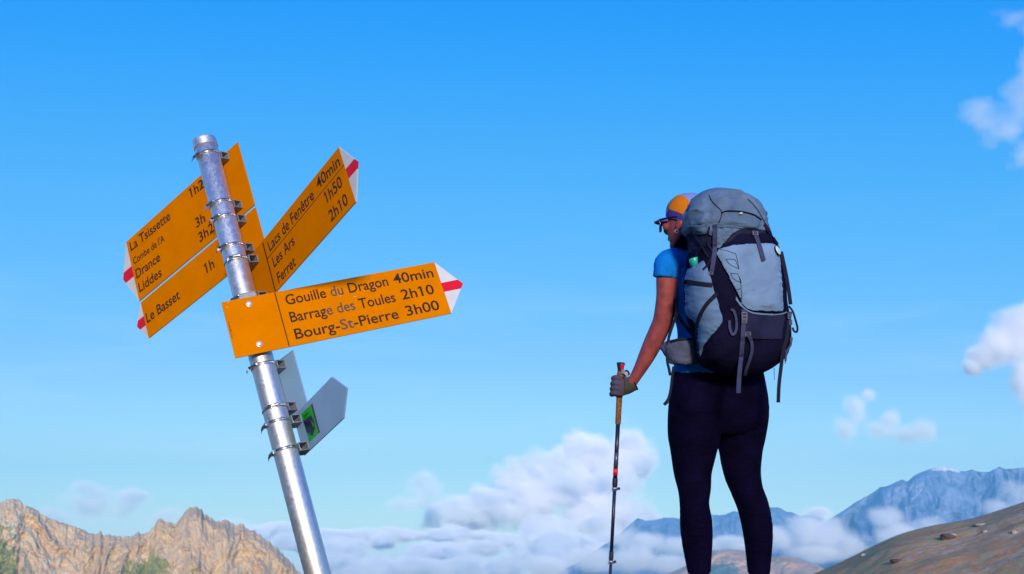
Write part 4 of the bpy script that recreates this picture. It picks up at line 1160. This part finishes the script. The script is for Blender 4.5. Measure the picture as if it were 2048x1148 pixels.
LID = [(379.5, 1424, 1438), (381, 1415, 1452), (384.5, 1404, 1474), (389, 1396, 1489), (396, 1387.5, 1502), (405, 1380.5, 1512), (416, 1375.5, 1520), (431, 1370.5, 1528), (446, 1368, 1533.5), (458, 1369, 1537), (466, 1373, 1539), (471, 1380, 1538), (474, 1392, 1528)]
def ldisp(V):
    x, y, z = V[..., 0], V[..., 1], V[..., 2]
    w = fbm(x * 6, z * 8, y * 6, oct=2, seed=52) * 1.6
    big = fbm(x * 10 + w, z * 13 + w, y * 10, oct=3, seed=51, ridged=True) - .62
    return .030 * big + .004 * (fbm(x * 24, z * 28 + w * 2, y * 24, oct=3, seed=53, ridged=True) - .5)
lid = wpart('lid', pack_rings(LID, .155, .125, 4.055, 128, 8, dispf=ldisp, expo=2.6), M_lid, pack)
bb = bvh_of([bodyp]); bl = bvh_of([lid]); ball = bvh_of([bodyp, lid])
# gathered collar under the lid on the left
collar_rows = [(452, 1371, 1536), (462, 1371.5, 1538), (474, 1375, 1541), (486, 1377, 1546), (500, 1378, 1552), (512, 1378, 1556), (522, 1384, 1556)]
def cdisp(V):
    x, y, z = V[..., 0], V[..., 1], V[..., 2]
    return .014 * (fbm(x * 26, z * 7, y * 26, oct=4, seed=61, ridged=True) - .6)
collar = wpart('collar', pack_rings(collar_rows, .158, .118, 4.06, 128, 6, dispf=cdisp), M_char2, pack)
bc_ = bvh_of([bodyp, collar]); ball = bvh_of([bodyp, lid, collar])
# hood cloth hanging down over the left front of the collar
patch('lid_flap', ball, [(1374, 452), (1400, 446), (1426, 444), (1452, 446), (1470, 450), (1490, 456), (1474, 464), (1462, 472), (1450, 484), (1440, 492), (1430, 478), (1416, 472), (1400, 472), (1386, 468), (1376, 462)], M_lid, pack, .006, .004, 4, puff=.006, wr=.02)
patch('lid_flap', ball, [(1428, 452), (1450, 448), (1466, 450), (1462, 470), (1450, 486), (1438, 498), (1428, 490), (1424, 470)], M_lid, pack, .010, .004, 3, puff=.006, wr=.014)
# panels
patch('closure_band', bc_, [(1440, 497), (1447, 489), (1460, 480), (1472, 468), (1482, 465), (1492, 467), (1512, 466), (1530, 465.5), (1541, 473), (1551, 488), (1556, 500), (1534, 492), (1500, 492), (1470, 495)], M_char, pack, .010, .004, 5, puff=.004)
panel = patch('front_pocket', bb, [(1432, 509), (1436, 500), (1443, 495), (1456, 491), (1478, 487.5), (1505, 486), (1531, 485.5), (1546, 489), (1555, 499), (1557, 514), (1560, 545), (1563, 585), (1565, 608), (1565, 618), (1560, 624), (1547, 625), (1528, 624.5), (1508, 623), (1494, 618), (1484, 610), (1477, 600), (1471, 588), (1461, 570), (1451, 550), (1440, 527)],
              M_light, pack, .009, .006, 5, puff=.012, wr=.004, label='pale blue-grey stretch front pocket')
bp_ = bvh_of([panel]) if False else None
patch('lower_front', bb, [(1484, 622), (1500, 624), (1530, 627), (1558, 627), (1568, 624), (1570, 640), (1566, 662), (1562, 680), (1530, 681), (1500, 680), (1482, 678), (1480, 650)], M_char2, pack, .004, .003, 6, puff=.004)
patch('pocket_rim', bb, [(1470, 590), (1477, 601), (1485, 611), (1495, 619), (1508, 624), (1528, 626), (1547, 627), (1561, 626), (1573, 621), (1572, 627), (1560, 631), (1545, 632), (1520, 631), (1500, 628), (1488, 622), (1477, 612), (1468, 600)], M_pocket, pack, .008, .004, 4, smooth_poly=False)
sidep = patch('side_pocket', bb, [(1369, 559), (1372, 547), (1377, 538), (1386, 531.5), (1398, 526), (1408.5, 520), (1413, 526), (1419, 540), (1425, 555), (1431.5, 583.5), (1440, 610), (1447, 640), (1437, 658), (1425, 673), (1412, 690), (1406, 703), (1401.5, 715), (1398, 702), (1396.5, 686), (1396, 668), (1394, 655), (1387, 643), (1377, 633), (1371.5, 622), (1370.5, 600), (1370, 575)],
              M_pocket, pack, .004, .004, 4, puff=.010, wr=.006, label='blue-grey stretch side pocket', n=2)
dg = bpy.context.evaluated_depsgraph_get()
def bvh_eval(objs):
    V, F = [], []
    dg = bpy.context.evaluated_depsgraph_get(); dg.update()
    for o in objs:
        e = o.evaluated_get(dg); me = e.to_mesh(); n0 = len(V)
        V += [v.co.copy() for v in me.vertices]; F += [[i + n0 for i in p.vertices] for p in me.polygons]; e.to_mesh_clear()
    return BVHTree.FromPolygons(V, F)
bs = bvh_eval([c for c in pack.children])
# printed mark on the pocket: thin zig-zag outlines
def g5(x, y): return 1290 + x / 4.591, 370 + y / 4.591
for path in ([(690, 592), (762, 606), (832, 632), (850, 700), (862, 770)], [(862, 770), (800, 742), (765, 716), (742, 680), (790, 680), (830, 688), (862, 770)],
             [(785, 810), (850, 816), (872, 856), (885, 898)], [(885, 898), (840, 878), (805, 855), (785, 810)], [(820, 952), (832, 980), (850, 1008), (890, 1048)], [(820, 952), (856, 960), (882, 950)], [(866, 846), (880, 920), (890, 1048)]):
    pts = [g5(*p) for p in path]
    dense = [(a[0] + (b[0] - a[0]) * t, a[1] + (b[1] - a[1]) * t) for a, b in zip(pts, pts[1:]) for t in (0, .33, .66)] + [pts[-1]]
    strap('printed_line', bs, dense, 1.1, M_black, panel, lift=.0006, thick=.0005, sub=1)
for k, (x, w_) in enumerate(((1068, 10), (1081, 8), (1092, 10), (1105, 8), (1116, 9), (1128, 7), (1138, 10), (1151, 9))):
    p = g5(x, 1113 + k * .6); q = g5(x + w_ * .8, 1113 + k * .6)
    strap('tiny_print', bs, [p, q], 1.2, M_red if 4 <= k <= 6 else M_web, panel, lift=.0006, thick=.0005, sub=1)
# webbing laid on the pack
strap('side_band', bs, [(1367, 563.5), (1380, 564.5), (1393, 566.5), (1408, 569), (1426, 571)], 9, M_black, pack, .0025)
strap('side_band', bs, [(1434, 587), (1424, 597), (1412, 611), (1402, 628), (1395.5, 645), (1393, 662), (1396, 690), (1399, 715)], 8, M_black, pack, .0025)
strap('compression_strap', bs, [(1430, 448), (1431, 470), (1430, 500), (1427, 525), (1423, 549)], 8.5, M_web, pack, .006)
strap('compression_strap', bs, [(1415, 470), (1418, 490), (1426, 505), (1420, 525), (1407, 540)], 4, M_black, pack, .006)
strap('compression_strap', bs, [(1383, 462), (1392, 470), (1402, 486), (1410, 500), (1418, 515)], 4, M_black, pack, .006)
strap('compression_strap', bs, [(1420, 452), (1417, 470), (1409, 490), (1398, 505), (1392, 520)], 3.2, M_black, pack, .007)
strap('top_strap', bs, [(1509, 468), (1514, 482), (1520, 500), (1526, 522)], 9.5, M_web, pack, .005)
strap('top_strap', bs, [(1527, 448), (1533, 456), (1543, 473), (1554, 490)], 7, M_black, pack, .005)
strap('side_strap', bs, [(1562, 503, 4.02), (1568, 530, 4.00), (1573, 555, 4.00), (1578, 585, 4.00), (1581, 609, 4.00)], 7.5, M_black, pack)
strap('loop', bs, [(1577, 612, 4.0), (1585, 622, 4.0), (1591, 640, 4.0), (1595, 656, 4.0), (1593, 664, 4.0), (1588, 662, 4.0), (1585, 655, 4.0)], 4, M_black, pack)
strap('haul_loop', bs, [(1460, 618), (1466, 622), (1471, 640), (1470, 660), (1464, 668), (1459, 655), (1458, 640)], 5, M_web, pack, .010)
strap('front_strap', bs, [(1486, 618), (1486, 640), (1485, 665), (1483, 690), (1481, 715), (1480, 735, 3.905), (1478, 760, 3.905), (1477, 786, 3.91)], 8.5, M_web, pack, .006)
strap('front_strap', bs, [(1577, 624), (1575, 650), (1570, 680), (1566, 705, 3.98), (1562, 735, 3.98), (1558, 770, 3.98), (1556.5, 805, 3.985)], 7, M_black, pack, .006)
strap('short_strap', bs, [(1494, 668), (1499, 680), (1501, 697), (1497, 715), (1491, 733), (1489, 745)], 6.5, M_web, pack, .012)
strap('short_strap', bs, [(1579, 676), (1577, 690), (1573, 705, 3.98), (1571, 722, 3.98)], 4, M_web, pack, .008)
strap('cord', bs, [(1572, 700, 3.99), (1571, 715, 3.99), (1570.5, 727, 3.99)], 2, M_shirt, pack)
strap('cord', bs, [(1548, 735, 3.99), (1548.6, 748, 3.99), (1549, 760, 3.99)], 1.6, M_pocket, pack)
strap('collar_strap', bs, [(1362, 606, 4.10), (1367, 605.5, 4.08), (1374, 606)], 3, M_black, pack)
def buckle(px, py, w, h, ang=0, mat=None, name='buckle', lift=.008):
    wv, nr, ok = hit(bs, px, py, 4.0)
    Z = nr.normalized(); X = (Vector((math.cos(rad(ang)), 0, math.sin(rad(ang)))) - Z * 0)
    X = (X - Z * X.dot(Z)).normalized(); Y = Z.cross(X)
    M = Matrix((X, Y, Z)).transposed().to_4x4(); M.translation = wv + Z * lift
    s = wv.length / FPX; w *= s; h *= s
    bm = bmesh.new(); t = .0022
    # frame with a cross bar, the prongs of a side-release buckle above
    for lo, hi in (((-w / 2, -h / 2, -t), (-w / 2 + w * .17, h / 2, t)), ((w / 2 - w * .17, -h / 2, -t), (w / 2, h / 2, t)), ((-w / 2 + w * .17, -h / 2, -t), (w / 2 - w * .17, -h / 2 + h * .17, t)),
                   ((-w / 2 + w * .17, h / 2 - h * .17, -t), (w / 2 - w * .17, h / 2, t)), ((-w / 2 + w * .17, -h * .09, -t * 1.3), (w / 2 - w * .17, h * .09, t * 1.3))):
        bm_box(lo, hi, bm, M)
    return wpart(name, bm, mat or M_plastic, pack, False, bevel=.0007)
buckle(1487, 632, 12, 15); buckle(1487, 642, 11, 9); buckle(1574.5, 632, 9, 13, 0); buckle(1577.5, 645, 9, 10); buckle(1494, 667.5, 12, 9); buckle(1578.5, 679, 8, 9); buckle(1508.5, 468, 12, 9, 0); buckle(1423, 547, 8, 6)
# small zip pull on the lid
wv, nr, _ = hit(bl, 1480, 427, 3.95)
bm = bmesh.new(); ellipsoid(bm, wv + nr * .006, Vector((.007, 0, .001)), Vector((0, .004, 0)), Vector((0, 0, .004)), 10); wpart('zip_pull', bm, M_white, lid)
strap('zip', bl, [(1443, 426), (1456, 422), (1472, 423), (1490, 425), (1508, 430), (1522, 440)], 2.6, M_char, lid, .003, thick=.001)
strap('seam', bl, [(1418, 390), (1424, 402), (1433, 412), (1443, 424), (1440, 440), (1434, 450)], 1.8, M_char2, lid, .001, thick=.0015)
strap('seam', bl, [(1495, 398), (1508, 411), (1518, 425), (1527, 441), (1534, 455)], 1.8, M_char2, lid, .001, thick=.0015)
# round badge
wv, nr, _ = hit(bs, 1553.5, 501.8, 3.98)
Z = nr.normalized(); X = Z.cross(Vector((0, 0, 1))).normalized(); Mb = Matrix((X, Z.cross(X), Z)).transposed().to_4x4(); Mb.translation = wv + Z * .003
bdg = wpart('badge', bm_lathe([(.0165, 0), (.0175, .002), (.0165, .0045), (.010, .0062), (.001, .0066)], 28, None, Mb), M_badge, pack)
wpart('badge_rim', bm_lathe([(.0178, -.002), (.0186, 0), (.0184, .0022), (.0176, .0024)], 28, None, Mb), M_char, bdg)
# shoulder straps over the shoulders and the gap above the shirt
strap('shoulder_strap', None, [(1384, 470, 4.20), (1374, 478, 4.22), (1367, 488, 4.262), (1360, 499, 4.315), (1355, 520, 4.40), (1354, 560, 4.43), (1356, 600, 4.42)], .055, M_char, pack, thick=.012)
strap('shoulder_strap', None, [(1430, 470, 4.26), (1428, 480, 4.32), (1424, 495, 4.40), (1418, 520, 4.48), (1414, 560, 4.50), (1414, 620, 4.46)], .055, M_char, pack, thick=.012)
# hip belt with its zipped pocket, side webbing
bm = bmesh.new()
tube(bm, [(1402, 703, 4.19, 12, .02), (1392, 703, 4.165, 24, .030), (1380, 703, 4.150, 26.5, .036), (1364, 703.5, 4.150, 25.5, .037), (1349, 704, 4.165, 24.5, .034), (1341, 705, 4.18, 23.5, .028), (1337.5, 706, 4.195, 21, .018)], 32, 4, sq=3.4, ref=FWD)
hipp = fuse('hip_pocket', bm, .004, M_mesh, pack, 3, lambda V: .005 * (fbm(V[:, 0] * 30, V[:, 2] * 45, V[:, 1] * 30, oct=3, seed=77, ridged=True) - .5))
strap('pocket_edge', None, [(1341, 684, 4.135), (1352, 679.5, 4.12), (1370, 677.5, 4.115), (1392, 678, 4.125)], 4, M_black, hipp)
bm = bmesh.new()
wtube(bm, [(at(1398, 705, 4.17), .030, .014), (at(1380, 705, 4.20), .034, .012), (at(1350, 705, 4.24), .034, .012), (at(1347, 706, 4.31), .032, .011), (at(1362, 707, 4.38), .030, .010), (at(1400, 708, 4.42), .026, .008), (at(1450, 709, 4.42), .026, .008), (at(1500, 709, 4.38), .03, .01), (at(1520, 709, 4.30), .034, .012), (at(1510, 708, 4.20), .034, .014)], 14, 4, Vector((0, 0, 1)))
wpart('hip_belt', bm, M_char, pack)
strap('stabiliser_strap', None, [(1354, 615, 4.17), (1352, 632, 4.16), (1345, 652, 4.155), (1337.5, 676, 4.15), (1334.5, 700, 4.15), (1334.5, 722, 4.15), (1338, 738, 4.15), (1340.5, 751, 4.15)], 5.5, M_black, pack)
strap('stabiliser_strap', None, [(1353, 627, 4.16), (1364, 643, 4.145), (1378, 661, 4.135), (1394, 678, 4.12)], 7, M_black, pack)
strap('stabiliser_strap', None, [(1354, 585, 4.19), (1353.5, 605, 4.18), (1354, 632, 4.165)], 5, M_black, pack)
strap('belt_strap', None, [(1347, 733, 4.14), (1344, 755, 4.135), (1341, 780, 4.135), (1337, 796, 4.135), (1331, 806, 4.13), (1328.5, 810, 4.13)], 5, M_black, pack)
bm = bmesh.new(); M_ = frame(at(1332, 806, 4.128), Vector((.75, 0, .66)).normalized(), Vector((-.66, 0, .75)).normalized()); bm_box((-.010, -.002, -.006), (.010, .002, .006), bm, M_); wpart('strap_end', bm, M_black, pack, False, bevel=.001)
# bottle in the side pocket
bt = empty('bottle', at(1390, 560, 4.10), 'bottle with teal cap sticking out of the backpack\'s side pocket', 'bottle'); bpy.context.view_layer.update()
bw, bn, _ = hit(bb, 1390, 523, 4.05)
bo = bw + bn * .002
bz = (Vector((0, 0, 1)) + bn * .30).normalized(); Mt = frame(bo, bz.cross(Vector((0, 1, 0))).normalized(), bz)
cp = wpart('cap', bm_lathe([(.0165, -.016), (.0178, -.015), (.0178, .010), (.0168, .013), (.001, .0135)], 28, None, Mt), M_teal, bt)
cp.name = 'bottle_cap'
wpart('bottle_body', bm_lathe([(.024, -.17), (.026, -.165), (.026, -.065), (.022, -.038), (.0150, -.022), (.0150, -.016)], 28, None, Mt), M_bottle, bt)

# ------------------------------------------------------------------ trekking pole
def pole_at(y): return 1241.5 - (y - 740) * (21.0 / 408.0)
PD = 4.352
TP = at(pole_at(730), 730, PD); BT = at(pole_at(1148), 1148, PD)
tdir = (BT - TP).normalized(); gl_ = (TP.z + .44) / -tdir.z
TIP = TP + tdir * gl_
tp = empty('trekking_pole', TIP, 'black trekking pole with cork grip and red top, held in the hiker\'s left hand', 'trekking pole'); bpy.context.view_layer.update()
Xp = tdir.cross(Vector((0, 1, 0))).normalized()
MP = frame(TP, Xp, -tdir)
def zy(py):     # photo row -> height along the pole
    lo, hi = -gl_, .2
    for _ in range(40):
        m = (lo + hi) / 2
        if proj(TP - tdir * m * -1 * -1)[1] > py: lo = m
        else: hi = m
    return (lo + hi) / 2
def ptube(name, rows, mat, parent, seg=24, label=None):
    return wpart(name, bm_lathe(rows[::-1] if rows[0][1] > rows[-1][1] else rows, seg, None, MP), mat, parent, True, label)
M_cork = simple('cork', (.27, .105, .030), .8, var=.5, vscale=90, bump=.5, bscale=220)
M_shaft = simple('dark_anodised_shaft', (.012, .012, .035), .35, spec=.5)
M_shaft2 = simple('silver_grey_shaft', (.10, .11, .16), .35, metal=.4, var=.2, vscale=60)
M_rubber = simple('dark_rubber', (.010, .014, .045), .6)
M_redp = simple('red_plastic', (.75, .008, .03), .35)
M_clampm = simple('pale_clamp', (.42, .45, .55), .35, metal=.6, var=.3, vscale=200)
Z = {y: zy(y) for y in (726, 742, 752, 800, 848, 905, 937, 950, 958, 973, 986, 1104, 1119, 1132)}
gr = ptube('grip', [(.0105, Z[800]), (.0140, Z[800] + .02), (.0125, Z[752] - .01), (.0145, Z[752]), (.0130, Z[742])], M_cork, tp)
# slanted head of the grip
hb_ = bmesh.new()
top = MP @ Vector((0, 0, Z[742]))
wtube(hb_, [(top - (-tdir) * .012, .0135, .0135), (top + (-tdir) * .004 + Xp * 0, .0125, .0135), (top + (-tdir) * .018 - Vector((.001, 0, 0)), .0140, .016), (top + (-tdir) * .030 - Vector((.001, 0, 0)), .0165, .018), (top + (-tdir) * .034 - Vector((.001, 0, 0)), .0120, .014)], 18, 4)
head_ = wpart('grip_head', hb_, M_rubber, tp)
hbv = bvh_eval([head_])
patch('red_inlay', hbv, [(1241, 728.5), (1245, 726.5), (1248.5, 728), (1248.7, 733), (1248.2, 738), (1248.5, 742), (1243, 741), (1240.5, 735)], M_redp, head_, .0012, .0015, 2, fallback=PD, n=1)
ptube('cork_handle', [(.0105, Z[848]), (.0112, Z[848] + .004), (.0118, Z[800]), (.0120, Z[800] + .03)], M_cork, tp)
ptube('upper_shaft', [(.0085, Z[958]), (.0085, Z[848])], M_shaft, tp)
ptube('shaft_sleeve', [(.0089, Z[937]), (.0089, Z[905])], M_shaft2, tp)
ptube('red_ring', [(.0093, Z[950]), (.0093, Z[937])], M_redp, tp)
ptube('collar', [(.0098, Z[973]), (.0104, Z[973] + .003), (.0104, Z[958]), (.0092, Z[958] + .004)], M_rubber, tp)
ptube('middle_shaft', [(.0068, Z[1119]), (.0070, Z[973])], M_shaft, tp)
ptube('collar', [(.0090, Z[1119]), (.0092, Z[1119] + .003), (.0092, Z[1104]), (.0078, Z[1104] + .003)], M_rubber, tp)
ptube('lower_shaft', [(.0056, -gl_ + .05), (.0058, Z[1119])], M_shaft, tp)
ptube('basket', [(.006, -gl_ + .060), (.026, -gl_ + .064), (.027, -gl_ + .067), (.007, -gl_ + .075)], M_rubber, tp)
ptube('tip', [(.0015, -gl_ + .002), (.003, -gl_ + .02), (.006, -gl_ + .05), (.007, -gl_ + .06)], M_clampm, tp)
for z_, r_ in ((Z[973] - .010, .0108), (Z[1119] - .011, .0098)):
    bm = bm_lathe([(r_ - .002, -.0075), (r_, -.006), (r_, .006), (r_ - .002, .0075)], 20, None, MP @ Matrix.Translation((0, 0, z_)))
    cl_ = wpart('flick_lock', bm, M_clampm, tp)
    bm = bm_box((r_ - .001, -.005, -.005), (r_ + .011, .003, .004), None, MP @ Matrix.Translation((0, 0, z_)) @ Matrix.Rotation(-.2, 4, 'Y'))
    wpart('lever', bm, M_rubber, cl_, False, bevel=.001)
    bm = bm_lathe([(.004, -.004), (.0045, 0), (.003, .004)], 10, None, MP @ Matrix.Translation((0, -.006 - r_ * .5, z_)) @ Matrix.Rotation(rad(90), 4, 'X')); wpart('screw', bm, M_rubber, cl_, True)
# wrist strap buckle at the grip
strap('grip_strap', None, [(1243, 742, 4.335), (1249, 744, 4.330), (1254, 748, 4.325), (1257, 754, 4.318)], 8, M_clampm, tp, thick=.003)
strap('grip_strap', None, [(1251, 741.5, 4.328), (1255, 742, 4.326), (1258, 747, 4.322), (1256, 750, 4.320)], 3.5, M_black, tp, thick=.003)

# ------------------------------------------------------------------ rocks lying on the hillside
hv_ = bvh_of([hill])
def rock(px, py, w, h, label, mat, seed):
    loc, nr, _, _ = hv_.ray_cast(Vector((0, 0, 0)), ray(px, py).normalized())
    if loc is None: return
    s = loc.length / FPX; bm = bmesh.new(); bmesh.ops.create_icosphere(bm, subdivisions=4, radius=1)
    for v in bm.verts:
        c = v.co; n = float(fbm(c.x * 1.4 + seed, c.y * 1.4, c.z * 1.4, oct=4, seed=seed)) - .5
        q = c * (1 + n * .9)
        q.x = max(min(q.x, .82), -.85); q.z = min(q.z, .92)
        v.co = Vector((q.x * w * s * .62, q.y * w * s * .5, q.z * h * s * .62))
    o = empty('rock', loc, label, 'rock', None)
    bpy.data.objects.remove(o)
    me = bpy.data.meshes.new('rock'); bm.to_mesh(me); bm.free(); me.polygons.foreach_set('use_smooth', [False] * len(me.polygons)); me.materials.append(mat)
    o = bpy.data.objects.new('rock', me); COL.objects.link(o); o.location = loc + Vector((0, 0, h * s * .15))
    tag(o, label, 'rock', 'stones lying on the brown hillside')
M_rk1 = simple('pale_stone', (.40, .36, .36), .9, var=.35, vscale=3, bump=.6, bscale=9)
M_rk2 = simple('dark_stone', (.10, .065, .07), .9, var=.4, vscale=3, bump=.6, bscale=9)
rock(1896, 1077, 24, 12, 'dark brown stone, the largest on the right hillside', M_rk2, 3)
rock(1905, 1071, 14, 5, 'pale flat stone leaning on the largest dark stone of the hillside', M_rk1, 5)
rock(1960, 1051, 22, 6, 'long flat pale stone near the hillside\'s crest', M_rk1, 7)
rock(2029, 1066, 9, 7, 'small lilac stone by the right edge of the hillside', M_rk1, 9)
rock(1793, 1123, 20, 6, 'low dark clod among yellow grass below the hillside\'s crest', M_rk2, 11)
rock(1726, 1111, 8, 5, 'tiny pale stone low on the hillside, leftmost of all', M_rk1, 13)
rock(1970, 1064, 7, 5, 'tiny grey stone just under the long flat pale stone', M_rk1, 19)
